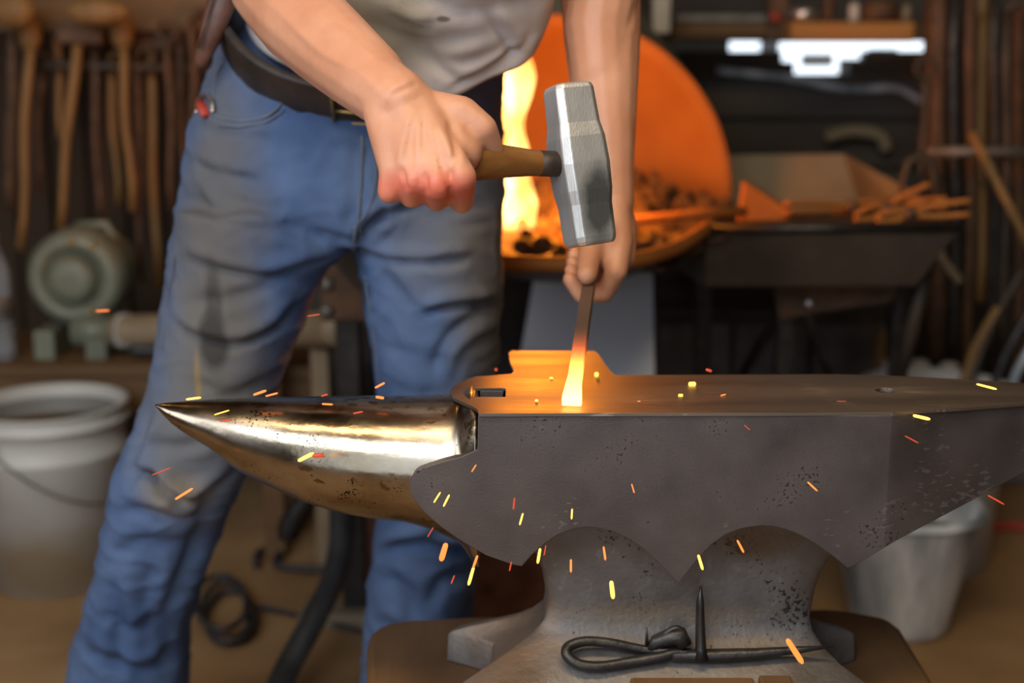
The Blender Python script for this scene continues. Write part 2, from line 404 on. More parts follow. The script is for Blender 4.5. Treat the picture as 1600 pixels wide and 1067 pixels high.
ring1 = [bm.verts.new(p) for p in ((a0 + .01, YFAR - .01, ZF - .10), (a1 - .01, YFAR - .01, ZF - .10), (s1 - .02, YFAR + .02, ZF - .09), (s0 + .02, YFAR + .02, ZF - .09))]
skin(bm, [ring0, ring1]); put('side_shelf', bm, 'anvil_body', AN, smooth=False, bevel=.003)
# horn: sections lofted from the tip to where it flows into the body
top = [(243, 631.5), (260, 629), (300, 626), (329, 624), (380, 621.5), (437, 620), (560, 618), (640, 617.5), (700, 616), (725, 610), (748, 603)]
bot = [(243, 634.5), (252, 645), (274, 667), (300, 684), (329, 701), (355, 723), (380, 741), (437, 768), (470, 783), (510, 796), (545, 805), (582, 811), (637, 817), (673, 828), (709, 845), (748, 862), (778, 874), (800, 876)]
wid = [(243, .0015), (260, .009), (300, .021), (380, .038), (470, .051), (560, .059), (640, .064), (700, .067), (730, .0705), (748, .0741), (800, .072)]
bm = bmesh.new(); rings = []
pl = [243, 245, 248, 253, 260, 270, 282, 296] + list(range(312, 700, 16)) + [700, 708, 714, 720, 726, 731, 736, 740, 744, 747, 750]
for px in pl:
    yt, = interp(top, px); yb, = interp(bot, px); hw, = interp(wid, px)
    Yc = 1.274
    pm = P(px, (yt + yb) / 2, Yc); s = scale_at(pm); E = (yb - yt) / 2 / s
    th = math.atan2(EYE.z - pm.z, Yc); a = math.sqrt(max(E * E - (hw * math.sin(th)) ** 2, 1e-7)) / math.cos(th)
    ex = 2.0 if px < 716 else 2 + 4.5 * min(1, (px - 716) / 31) ** 2
    zc = pm.z
    if px > 700:
        t = max(0, min(1, (px - 712) / 35)); ztop = (zc + a) * (1 - t ** 3) + (ZF - .0035) * t ** 3; zbot = zc - a
        if px > 748: ztop = ZF - .02; hw = .07
        zc = (ztop + zbot) / 2; a = (ztop - zbot) / 2
    r = []
    for k in range(56):
        t = 2 * math.pi * k / 56; c, s_ = math.cos(t), math.sin(t)
        yy = math.copysign(abs(c) ** (2 / ex), c); zz = math.copysign(abs(s_) ** (2 / ex), s_)
        # slightly pear-shaped: widest above the middle
        wsc = 1 - .16 * max(0, -zz) ** 1.5 * (1 if px < 700 else max(0, 1 - (px - 700) / 40))
        r.append(bm.verts.new((pm.x, Yc + hw * yy * wsc, zc + a * zz)))
    rings.append(r)
skin(bm, rings)
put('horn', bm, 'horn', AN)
# waist and four-footed base
bm = bmesh.new(); rings = []
wt = P(818, 885, 1.225); wtr = P(1322, 887, 1.225)
def base_ring(z, xl, xr, ynr, yfr, dx, dy, pw):
    r = []; n = 96; cx, cy = (xl + xr) / 2, (ynr + yfr) / 2; hx, hy = (xr - xl) / 2, (yfr - ynr) / 2
    for k in range(n):
        t = 2 * math.pi * (k + .5) / n; c, s = math.cos(t), math.sin(t)
        x = math.copysign(abs(c) ** (2 / pw), c); y = math.copysign(abs(s) ** (2 / pw), s)
        # concave notches between the feet
        nx = max(0, 1 - (y / .72) ** 2) ** .8 if abs(y) < .72 else 0
        ny = max(0, 1 - (x / .68) ** 2) ** .8 if abs(x) < .68 else 0
        X = cx + hx * x - math.copysign(dx * nx, x) * (abs(x) > .6) * min(1, (abs(x) - .6) / .3 if abs(x) < .9 else 1)
        Y = cy + hy * y - math.copysign(dy * ny, y) * (abs(y) > .6) * min(1, (abs(y) - .6) / .3 if abs(y) < .9 else 1)
        r.append(bm.verts.new((X, Y, z)))
    return r
prof = [  # z, left px, right px (at that height), near Y, far Y, notch x, notch y, squareness
    (.680, 790, 1350, 1.255, 1.32, 0, 0, 6), (.610, 800, 1342, 1.255, 1.32, 0, 0, 6), (.596, 808, 1330, 1.255, 1.32, 0, 0, 6),
    (.585, 822, 1312, 1.256, 1.32, 0, 0, 6), (.570, 838, 1292, 1.257, 1.32, 0, 0, 6), (.555, 846, 1278, 1.258, 1.32, 0, 0, 6), (.535, 851, 1268, 1.259, 1.32, 0, 0, 6), (.520, 852, 1264, 1.259, 1.32, 0, 0, 6),
    (.505, 845, 1263, 1.259, 1.325, .004, .0, 6), (.492, 826, 1268, 1.253, 1.335, .012, .0, 6), (.481, 796, 1280, 1.238, 1.345, .024, .002, 6),
    (.471, 762, 1298, 1.216, 1.356, .040, .010, 7), (.462, 728, 1322, 1.196, 1.366, .055, .026, 8), (.455, 700, 1350, 1.174, 1.374, .068, .046, 8), (.451, 692, 1360, 1.164, 1.376, .072, .056, 8), (.4195, 690, 1362, 1.163, 1.377, .072, .056, 8)]
for z, pl_, pr_, a, b, dx, dy, pw in prof:
    Ym = 1.29
    d = lambda px: (px - 800) / F * (V((0, Ym, z)) - EYE).dot(FW)
    rings.append(base_ring(z, d(pl_), d(pr_), a, b, dx, dy, pw))
skin(bm, rings)
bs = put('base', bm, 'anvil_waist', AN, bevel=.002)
blob(M['anvil_waist'], P(1195, 862, 1.22), (.05, .08, .02), (.15, .09, .04), .7, .5, 60)
blob(M['anvil_waist'], P(765, 960, 1.29), (.055, .2, .05), (.34, .21, .12), .75, .5, 60)  # warm reflected light on the left foot, painted as a tan patch
blob(M['anvil_waist'], P(1040, 985, 1.22), (.10, .08, .012), (.33, .24, .15), .6, .5, 60)  # highlight painted as a tan strip where the waist flares to the foot

# timber stump
bm = bmesh.new(); zs_ = .419
sp = [(572, 1120), (573, 1060), (572, 1010), (578, 987), (595, 975), (640, 966), (740, 961), (900, 958), (1100, 956), (1275, 949), (1345, 955), (1385, 963), (1408, 980), (1425, 1008), (1445, 1040), (1462, 1067), (1500, 1120)]
poly = [PZ(x, y, zs_) for x, y in sp]; poly = [V((p.x, p.y, zs_)) for p in poly]
prism(bm, poly, (0, 0, -zs_))
ST = put('stump', bm, 'stump', smooth=False, bevel=.008); tag(ST, 'broad brown timber stump under the anvil with rounded corners', 'stump')

b = bmesh.new(); box(b, (P(985, 1050, 1.2).x, 1.10, .4195), (P(1182, 1050, 1.2).x, 1.212, .469)); tag(put('wood_block', b, 'stump', smooth=False, bevel=.004), 'brown wooden block wedged between the front feet of the anvil', 'block')
b = bmesh.new(); box(b, (P(1186, 1050, 1.2).x, 1.10, .4195), (P(1238, 1050, 1.2).x, 1.206, .474)); tag(put('wood_wedge', b, 'bench_wood', smooth=False, bevel=.003), 'narrow upright wooden wedge right of the wooden block', 'wedge')
# hot bar and the forge tool resting on the foot
BT = V(P(893, 641, 1.213)); BT.z = ZF + .0062
BH = P(921.5, 435, 1.46); bd = (BH - BT).normalized(); BE = BH + bd * .20
hot = bpy.data.materials.new('glowing_steel_bar'); hot.use_nodes = True
nt = hot.node_tree; b = nt.nodes['Principled BSDF']; b.inputs['Base Color'].default_value = (.20, .12, .08, 1); b.inputs['Roughness'].default_value = .6; b.inputs['Metallic'].default_value = .4
tc = nt.nodes.new('ShaderNodeTexCoord'); dt = nt.nodes.new('ShaderNodeVectorMath'); dt.operation = 'DOT_PRODUCT'; dt.inputs[1].default_value = bd
nt.links.new(tc.outputs['Object'], dt.inputs[0])
mr = nt.nodes.new('ShaderNodeMapRange'); base = BT.dot(bd); mr.inputs[1].default_value = base; mr.inputs[2].default_value = base + .16
nt.links.new(dt.outputs['Value'], mr.inputs[0])
rp = nt.nodes.new('ShaderNodeValToRGB'); e = rp.color_ramp.elements
e[0].position = 0; e[0].color = (1, .46, .13, 1); e[1].position = 1; e[1].color = (0, 0, 0, 1)
for pos, c in ((.35, (1, .34, .05, 1)), (.55, (.9, .13, .015, 1)), (.74, (.35, .05, .01, 1)), (.85, (.02, .0, .0, 1))):
    k = e.new(pos); k.color = c
st = nt.nodes.new('ShaderNodeValToRGB'); e = st.color_ramp.elements
e[0].position = 0; e[0].color = (1, 1, 1, 1); e[1].position = .85; e[1].color = (0, 0, 0, 1)
k = e.new(.35); k.color = (.6, .6, .6, 1); k = e.new(.6); k.color = (.12, .12, .12, 1)
ms = nt.nodes.new('ShaderNodeMath'); ms.operation = 'MULTIPLY'; ms.inputs[1].default_value = 7
nt.links.new(mr.outputs[0], rp.inputs[0]); nt.links.new(mr.outputs[0], st.inputs[0]); nt.links.new(st.outputs[0], ms.inputs[0])
nt.links.new(rp.outputs[0], b.inputs['Emission Color']); nt.links.new(ms.outputs[0], b.inputs['Emission Strength'])
bm = bmesh.new(); u, v, a = frame(bd)
rings = []
for t, wx, wz in ((0, .0092, .0042), (.01, .0092, .0052), (.05, .0080, .0058), (.09, .0066, .006), (.12, .0066, .0066), (1, .0066, .0066)):
    c = BT + (BE - BT) * t
    rings.append([bm.verts.new(c + u * (sx * wx) + v * (sy * wz)) for sx, sy in ((-1, -1), (1, -1), (1, 1), (-1, 1))])
skin(bm, rings); HB = put('steel_bar', bm, hot, smooth=False, bevel=.001); tag(HB, 'square steel bar with white-hot tip held on the anvil face', 'bar')

TL = empty('forged_hook_tool', P(1090, 1030, 1.215)); tag(TL, 'black forged iron tool with looped handle and upright spike lying on the anvil foot', 'tool')
bm = bmesh.new()
lp = [(1100, 1026, 1.205), (1060, 1020, 1.205), (1030, 1026, 1.202), (990, 1033, 1.2), (940, 1041, 1.195), (905, 1038, 1.195), (886, 1024, 1.2), (889, 1010, 1.208), (915, 1002, 1.212), (955, 1005, 1.213), (1000, 1014, 1.212), (1040, 1018, 1.21), (1080, 1019, 1.208)]
pp = smoothcurve([P(q[0], q[1], q[2] + .021) for q in lp], 6); tube(bm, pp, [.0042 + .0012 * math.sin(i / len(pp) * math.pi) for i in range(len(pp))], 10)
put('loop_handle', bm, 'black_iron', TL)
bm = bmesh.new(); pp = [P(x, y, 1.226) for x, y in ((1050, 1024), (1110, 1024), (1180, 1021), (1250, 1015), (1302, 1010))]
tube(bm, pp, [.0065, .0075, .0062, .004, .001], 8, flat=.9); put('tapered_bar', bm, 'black_iron', TL)
bm = bmesh.new(); pp = [P(x, y, 1.226) for x, y in ((1095, 1026), (1095, 1012), (1094, 975), (1094, 940), (1095, 916))]
tube(bm, pp, [.012, .0068, .0058, .0048, .0012], 8, flat=.8); put('spike', bm, 'black_iron', TL)
bm = bmesh.new(); pp = [P(x, y, Y) for x, y, Y in ((1012, 1017, 1.232), (1025, 1003, 1.234), (1045, 996, 1.234), (1062, 994, 1.233), (1070, 1010, 1.230))]
tube(bm, pp, [.004, .0075, .009, .010, .008], 10); pp = [P(x, y, 1.232) for x, y in ((1028, 1006), (1042, 988), (1058, 981), (1070, 990))]
tube(bm, smoothcurve(pp), .003, 8); pp = [P(1011, 1008, 1.232), P(1010, 980, 1.232)]; tube(bm, pp, [.0025, .0008], 6)
put('jaw', bm, 'black_iron', TL)

# ------------------------------------------------------------------ the smith
PR = empty('person', (-.19, 1.74, 0)); tag(PR, 'person in worn blue jeans and grubby white shirt hammering a glowing bar', 'person')
HC = P(905, 258, 1.275)                      # centre of the hammer head
HG = P(655, 246, 1.215); hd = (HG - HC).normalized()
def on_axis(px):
    lo, hi = -.1, .5
    for _ in range(40):
        m_ = (lo + hi) / 2; q = HC + hd * m_
        x = 800 + F * (q - EYE).x / (q - EYE).dot(FW)
        if x > px: lo = m_
        else: hi = m_
    return HC + hd * lo
bm = bmesh.new()
def chain(pts, rr, n=14):
    for (a, b), (ra, rb) in zip(zip(pts, pts[1:]), zip(rr, rr[1:])): capsule(bm, a, ra, b, rb, n)
RS, LS = V((-.31, 1.50, 1.44)), V((.13, 1.52, 1.44))
# right arm (on the left of the picture)
RE = P(402, -75, 1.50)
W_R = P(622, 160, 1.235)
chain([RS, RS.lerp(RE, .45), RE], [.062, .056, .046])
fp = [RE, P(432, -20, 1.455), P(470, 28, 1.40), P(510, 68, 1.35), P(556, 110, 1.295), P(596, 142, 1.255), W_R]
chain(fp, [.045, .049, .047, .042, .036, .032, .031])
chain([P(455, -10, 1.43), P(520, 55, 1.34), P(590, 118, 1.265)], [.034, .033, .027])   # muscle on the upper side
# hand: back of the hand to the camera, fist round the handle
K = [P(612, 268, 1.197), P(646, 283, 1.187), P(684, 289, 1.181), P(722, 277, 1.181)]     # little .. index knuckles
Kr = [.0115, .0125, .0135, .0135]
for i, k in enumerate(K):
    wj = W_R + RT * ((i - 1.5) * .009)
    chain([wj, wj.lerp(k, .5) + V((0, -.002, 0)), k], [.021, .0165, Kr[i]])
chain([P(640, 190, 1.225), P(668, 240, 1.21)], [.026, .024]); chain([P(690, 180, 1.235), P(722, 238, 1.215)], [.020, .019])
for i, (k, px) in enumerate(zip(K, (608, 643, 682, 722))):
    c = on_axis(px); sc = (.85, .95, 1, .96)[i]
    j1 = c + V((0, -.008, -.037 * sc)); j2 = c + V((0, .028, -.018)) * 1.0; tp = c + V((0, .026, .014))
    if i == 3: j1 = c + V((.0, -.012, -.038))
    chain([k, j1, j2, tp], [Kr[i], .0108, .0098, .0088])
# thumb of the right hand: leaves the side of the palm and closes over the handle
chain([P(668, 172, 1.24), P(722, 176, 1.228), P(756, 200, 1.222), P(772, 236, 1.236)], [.019, .0155, .0125, .0098])
# left arm (on the right of the picture)
LE = P(932, -85, 1.63)
W_L = P(958, 322, 1.52)
chain([LS, LS.lerp(LE, .45), LE], [.062, .056, .048])
chain([LE, P(938, -10, 1.61), P(941, 60, 1.595), P(944, 130, 1.575), P(948, 200, 1.555), P(954, 270, 1.535), W_L], [.046, .047, .045, .040, .034, .027, .0245])
chain([P(944, -20, 1.59), P(934, 40, 1.585), P(938, 120, 1.57)], [.041, .040, .034])
KL = [P(962, 424, 1.462), P(975, 402, 1.488), P(979, 381, 1.51), P(974, 362, 1.528)]    # index .. little
for i, k in enumerate(KL):
    wj = W_L + V((0, (i - 1.5) * .007, -.004)); chain([wj, wj.lerp(k, .5) + V((.005, 0, 0)), k], [.019, .016, (.0135, .0135, .0125, .0115)[i]])
chain([P(945, 370, 1.485), P(955, 405, 1.475)], [.018, .016])
def bar_at(px_y):
    return BT + bd * px_y
gd = (BH - BT).length
for i, k in enumerate(KL):
    c = BT + bd * (gd + .012 + .021 * i)
    j1 = c + V((.016, -.002, -.022)); j2 = c + V((-.010, -.002, -.024)); tp = c + V((-.023, -.002, -.006))
    chain([k, j1, j2, tp], [(.0128, .0126, .0118, .011)[i], .0105, .0095, .0085])
cth = BT + bd * (gd - .004)
chain([P(948, 352, 1.50), P(929, 376, 1.478), BT + bd * (gd + .002) + V((-.001, 0, .0235)), BT + bd * (gd - .030) + V((-.001, 0, .0175))], [.018, .0150, .0130, .0115])
# torso, neck and head (mostly above the frame)
WC = V((-.165, 1.72, 1.03)); CH = V((-.09, 1.54, 1.36))
for dx, r in ((-.045, .07), (.03, .07), (0, .075)): chain([WC + V((dx - .01, .02, .0)), (WC + CH) / 2 + V((dx, .02, 0)), CH + V((dx * 2, 0, 0))], [r, r * 1.15, .10])
chain([RS, CH + V((0, 0, .06)), LS], [.065, .085, .065])
NK = V((-.09, 1.47, 1.50)); HD = V((-.085, 1.41, 1.60))
chain([CH + V((0, -.02, .08)), NK, HD], [.075, .058, .06])
hm = Matrix.Rotation(math.radians(35), 3, 'X')
ellipsoid(bm, HD + V((0, -.02, .05)), (.076, .098, .092), hm); ellipsoid(bm, HD + V((0, -.065, -.0)), (.055, .06, .065), hm)
nb = hm @ V((0, -1, 0)); nu = hm @ V((0, 0, 1))
fc = HD + V((0, -.055, .01))
chain([fc + nb * .06 + nu * .03, fc + nb * .078], [.009, .014])
for s in (-1, 1):
    ellipsoid(bm, HD + V((s * .078, -.01, .03)), (.008, .018, .03), hm)
    chain([fc + nb * .045 + nu * .045 + V((s * .012, 0, 0)), fc + nb * .04 + nu * .045 + V((s * .045, 0, 0))], [.012, .01])
me = remeshed(bm, .0030, 5, .5)
# knuckles, tendons and veins as shallow relief
n = len(me.vertices); co = np.empty(n * 3); me.vertices.foreach_get('co', co); co = co.reshape(-1, 3)
nr = np.empty(n * 3); me.vertices.foreach_get('normal', nr); nr = nr.reshape(-1, 3)
def relief(co, nr, strokes, front=True, ymax=99):
    pxy = proj_np(co)
    vd = co - np.array(EYE); vd /= np.linalg.norm(vd, axis=1)[:, None]
    facing = np.clip(-(vd * nr).sum(1) * 1.6, 0, 1)
    disp = np.zeros(len(co))
    for pts, wd, dep, ridge in strokes:
        pts = [(p.x, p.y) for p in smoothcurve([(x, y, 0) for x, y in pts], 6)]
        best = np.full(len(co), 1e9); sgn = np.ones(len(co)); tt = np.zeros(len(co))
        for i, (a, b) in enumerate(zip(pts, pts[1:])):
            a = np.array(a); b = np.array(b); d = b - a; L2 = (d * d).sum() + 1e-9
            t = np.clip(((pxy - a) @ d) / L2, 0, 1); q = a + t[:, None] * d; e = pxy - q; ds = np.sqrt((e * e).sum(1))
            s = np.sign(d[0] * e[:, 1] - d[1] * e[:, 0]); m_ = ds < best
            best[m_] = ds[m_]; sgn[m_] = s[m_]; tt[m_] = (i + t[m_]) / (len(pts) - 1)
        fade = np.clip(np.minimum(tt, 1 - tt) * 5, 0, 1)
        fade = fade * .85 + .15
        sd = best * sgn
        g = -dep * np.exp(-(sd / wd) ** 2) + ridge * dep * np.exp(-((sd + 1.9 * wd) / (1.3 * wd)) ** 2)
        disp += g * fade * (best < wd * 5) * np.where(best > wd * 4.9, 0, 1)
    m_ = (co[:, 1] < ymax)
    return co + nr * (disp * facing * m_)[:, None]
hs = [([(640, 180), (620, 265)], 5, -.0016, 0), ([(655, 185), (650, 275)], 5, -.0018, 0), ([(668, 190), (686, 280)], 5, -.0018, 0), ([(685, 195), (718, 270)], 5, -.0016, 0),
      ([(628, 262), (634, 300)], 4, .003, .0), ([(664, 270), (667, 306)], 4, .003, 0), ([(703, 262), (704, 312)], 4, .0035, 0),
      ([(700, 190), (712, 225), (708, 262)], 6, .003, .3), ([(608, 150), (630, 140), (655, 128)], 4, .0012, .3),
      ([(430, 10), (500, 80), (560, 110), (600, 150)], 6, -.0014, 0), ([(480, 20), (540, 60), (600, 100)], 9, -.0015, 0)]
co2 = relief(co, nr, hs, ymax=1.48)
me.vertices.foreach_set('co', co2.ravel()); me.update()
for c_, s_ in (((680, 292, 1.19), (.062, .05, .016)),):
    blob(M['skin'], P(*c_), s_, (.72, .12, .075), .75, .5, 40, .3)
BODY = put_me('body', me, 'skin', PR); tag(BODY, 'bare forearms and hands, one gripping the hammer, one holding the bar')
# hair
bm = bmesh.new(); ellipsoid(bm, HD + V((0, .008, .068)), (.083, .098, .088), hm); put('hair', bm, 'belt', PR)

# jeans
bm = bmesh.new()
def ring3(c, u, v, n=64, pw=2.1, back=1.05):
    r = []
    for k in range(n):
        t = 2 * math.pi * k / n; cc, ss = math.cos(t), math.sin(t)
        x = math.copysign(abs(cc) ** (2 / pw), cc); y = math.copysign(abs(ss) ** (2 / pw), ss)
        r.append(V(c) + u * x + v * (y if y > 0 else y * back))
    return r
def add_rings(bm, rr, cap=True):
    rings = [[bm.verts.new(p) for p in r] for r in rr]; skin(bm, rings, cap)
def px_ring(l, r, f, Ys=1.72):
    L_, R_ = P(l[0], l[1], Ys), P(r[0], r[1], Ys); Fp = P(*f); c = (L_ + R_) / 2; vv = Fp - c; vv.x = 0
    return c, (R_ - L_) / 2, vv
pel = [px_ring((350, 12), (780, 30), (560, 178, 1.605)), px_ring((336, 78), (785, 85), (560, 217, 1.598)), px_ring((312, 155), (787, 178), (560, 268, 1.592)), px_ring((292, 235), (787, 250), (558, 325, 1.590)),
       px_ring((281, 300), (786, 305), (556, 362, 1.600)), px_ring((276, 350), (785, 352), (556, 388, 1.625))]
add_rings(bm, [ring3(*q) for q in pel])
legA = [(322, 282, 540, 1.70, .118), (380, 274, 552, 1.70, .114), (420, 267, 512, 1.70, .108), (480, 257, 484, 1.695, .104), (560, 246, 448, 1.69, .10), (620, 231, 424, 1.685, .098), (690, 205, 398, 1.68, .093), (750, 181, 380, 1.68, .09),
        (830, 164, 346, 1.70, .084), (900, 150, 318, 1.72, .082), (980, 126, 291, 1.75, .082), (1067, 103, 292, 1.78, .085), (1180, 75, 290, 1.80, .09), (1300, 55, 285, 1.82, .095)]
legB = [(322, 545, 786, 1.725, .118), (380, 556, 785, 1.725, .114), (420, 563, 784, 1.725, .110), (480, 573, 782, 1.73, .107), (560, 586, 778, 1.73, .10), (620, 593, 770, 1.73, .097), (700, 597, 757, 1.735, .092), (770, 594, 748, 1.74, .088),
        (850, 586, 742, 1.76, .084), (950, 573, 740, 1.78, .084), (1067, 566, 738, 1.80, .086), (1180, 560, 736, 1.82, .09), (1270, 556, 740, 1.84, .095)]
for leg in (legA, legB):
    rr = []
    for y, a, b, Yc, hdp in leg:
        A_, B_ = P(a, y, Yc), P(b, y, Yc); c = (A_ + B_) / 2
        rr.append(ring3(c, (B_ - A_) / 2, V((0, -hdp, 0)), pw=2.3))
    add_rings(bm, rr)
me = remeshed(bm, .006, 9, .5)
n = len(me.vertices); co = np.empty(n * 3); me.vertices.foreach_get('co', co); co = co.reshape(-1, 3)
nr = np.empty(n * 3); me.vertices.foreach_get('normal', nr); nr = nr.reshape(-1, 3)
# soft random rumples, stretched sideways, then the creases the photograph shows
def rumple(p):
    x, y, z = p; k = noise.noise(V((x * 9, y * 9, z * 15))) * .004
    r1 = 1 - abs(noise.noise(V((x * 12 + z * 5, y * 12, z * 20 - x * 6)))) * 2.2; r2 = 1 - abs(noise.noise(V((x * 24 + 9, y * 20, z * 38 + x * 9)))) * 2.2
    return k + .0032 * max(0, r1) ** 3 + .0018 * max(0, r2) ** 2
rum = np.array([rumple(p) for p in co])
co = co + nr * rum[:, None]
folds = [
 ([(292, 250), (340, 272), (410, 285)], 9, .007, .7), ([(300, 300), (350, 345), (420, 360)], 10, .005, .7), ([(285, 400), (350, 425), (430, 432), (510, 408)], 9, .008, .8),
 ([(290, 470), (340, 470), (400, 455), (480, 415)], 12, .005, .6), ([(262, 500), (310, 530), (370, 540), (430, 515), (470, 470)], 9, .009, .9), ([(330, 450), (335, 500)], 10, .004, .6),
 ([(300, 600), (360, 615), (420, 590)], 12, .004, .6), ([(235, 640), (215, 700), (205, 760)], 8, .006, .7), ([(225, 690), (290, 700), (370, 660)], 12, .005, .7),
 ([(200, 735), (235, 745), (270, 775), (310, 780), (372, 735)], 9, .013, .9), ([(240, 730), (250, 765), (300, 800)], 9, .009, .8), ([(180, 790), (230, 800), (290, 815), (350, 775)], 11, .008, .8),
 ([(168, 880), (215, 850), (290, 850), (335, 815)], 14, .006, .6), ([(165, 900), (186, 960), (182, 1060)], 12, .007, .6), ([(325, 830), (290, 890), (262, 960), (262, 1060)], 13, .008, .7),
 ([(150, 950), (200, 985), (255, 965)], 12, .005, .6), ([(128, 1010), (170, 1035), (230, 1045), (280, 1015)], 11, .009, .8), ([(240, 880), (228, 930), (235, 990)], 14, .005, .5), ([(330, 760), (310, 850), (280, 930)], 14, .005, .5),
 ([(556, 385), (590, 345), (650, 320), (740, 290)], 9, .009, .8), ([(552, 380), (500, 370), (420, 345)], 11, .006, .7), ([(560, 395), (640, 412), (740, 404)], 8, .008, .9),
 ([(575, 400), (610, 440), (650, 490)], 11, .006, .6), ([(660, 492), (710, 480), (782, 474)], 8, .010, .9), ([(775, 480), (720, 510), (690, 545), (680, 590)], 9, .008, .8),
 ([(600, 540), (650, 560), (700, 560)], 12, .004, .6), ([(590, 590), (640, 620), (700, 610)], 12, .004, .6),
 ([(590, 868), (640, 850), (700, 858), (742, 862)], 9, .011, .9), ([(600, 900), (640, 930), (640, 990)], 13, .007, .7), ([(735, 900), (690, 910), (660, 960)], 11, .006, .7), ([(580, 960), (650, 1000), (730, 980)], 12, .007, .7),
 ([(640, 845), (700, 830), (735, 840)], 8, .004, .6), ([(556, 210), (553, 300), (556, 380)], 7, .004, -.4), ([(590, 250), (600, 320), (575, 370)], 8, .005, .6),
 ([(440, 150), (500, 220), (540, 240)], 12, .003, .6), ([(650, 330), (720, 350), (782, 340)], 11, .004, .6), ([(300, 190), (360, 215), (430, 215)], 9, .004, .6)]
co = relief(co, nr, folds)
me.vertices.foreach_set('co', co.ravel()); me.update()
JE = put_me('jeans', me, 'denim', PR)
dm = M['denim']
grime = (.125, .118, .110)
blob(dm, P(340, 330, 1.6), (.055, .2, .20), grime, .75, .5, 14, .5)
blob(dm, P(330, 500, 1.6), (.06, .2, .16), grime, .8, .5, 14, .5)
blob(dm, P(300, 660, 1.6), (.07, .2, .13), (.15, .14, .12), .7, .5, 14, .5)
blob(dm, P(770, 470, 1.65), (.05, .2, .22), grime, .8, .5, 14, .5)
blob(dm, P(690, 380, 1.6), (.07, .2, .07), (.20, .20, .21), .5, .5, 14, .5)
blob(dm, P(275, 770, 1.6), (.035, .2, .03), (.24, .19, .13), .7, .5, 20, .4)
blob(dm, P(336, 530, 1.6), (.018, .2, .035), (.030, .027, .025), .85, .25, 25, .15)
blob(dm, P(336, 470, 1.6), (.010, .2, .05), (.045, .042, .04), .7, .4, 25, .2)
blob(dm, P(312, 590, 1.6), (.004, .2, .03), (.30, .20, .07), .7, .4, 40, .3)
bvh = BVHTree.FromPolygons([V(c) for c in co], [tuple(p.vertices) for p in me.polygons])
def onto(px, py, off=.0015):
    d = ray(px, py).normalized(); h = bvh.ray_cast(EYE, d)
    if h[0] is None: return P(px, py, 1.62)
    return h[0] - d * off
def seam(pts, r, name='seam', m='seam', parent=None, flat=.6):
    pp = smoothcurve([onto(*p) for p in pts], 4); b = bmesh.new(); tube(b, pp, r, 6); return put(name, b, m, parent or JE)
tag(seam([(349, 95), (336, 120), (333, 150), (337, 180), (370, 189), (410, 184), (436, 166), (447, 140)], .0017, 'pocket_edge'), 'stitched edge of the hip pocket')
seam([(342, 196), (372, 198), (412, 192), (444, 172)], .0012, 'pocket_stitch')
seam([(566, 212), (565, 260), (562, 310), (560, 345), (566, 366)], .0018, 'fly_seam')
seam([(586, 225), (588, 260), (584, 300), (572, 335), (556, 352)], .0012, 'fly_stitch')
seam([(556, 352), (554, 375), (555, 392)], .0025, 'crotch_seam')
seam([(570, 430), (577, 480), (586, 540), (592, 600)], .0015, 'inseam')
seam([(300, 215), (283, 300), (272, 400), (262, 470), (254, 545)], .0009, 'outseam', 'denim')
b = bmesh.new()
for px, py in ((472, 128), (470, 145), (467, 160)): pass
pp = [onto(479, 132, .010), onto(476, 146, .008), onto(472, 162, .004)]
tube(b, pp, .0065, 8, flat=.25, up=(0, -1, 0)); put('belt_loop', b, 'denim', JE)
# belt
c, u, v = pel[0]; nrm = u.cross(-v).normalized()
if nrm.z < 0: nrm = -nrm
b = bmesh.new()
rr = []
for h, s in ((-.012, 1.0), (-.012, 1.035), (-.008, 1.045), (.042, 1.03), (.046, 1.02), (.046, .97)):
    rr.append(ring3(c + nrm * h, u * s, v * s, 80))
rings = [[b.verts.new(p) for p in r] for r in rr]; skin(b, rings, False)
BL = put('belt', b, 'belt', PR)
bc = c + v * 1.05 + nrm * .014 + u * .0
b = bmesh.new(); ux = u.normalized(); vn = v.normalized()
cyc = [bc + ux * (.022 * sx) + nrm * (.022 * sz) for sx, sz in ((-1, -1), (1, -1), (1, 1), (-1, 1), (-1, -1))]
tube(b, cyc, .003, 8); tube(b, [bc - ux * .022, bc + ux * .02 + vn * .004], .0022, 8); put('buckle', b, 'brass', BL)

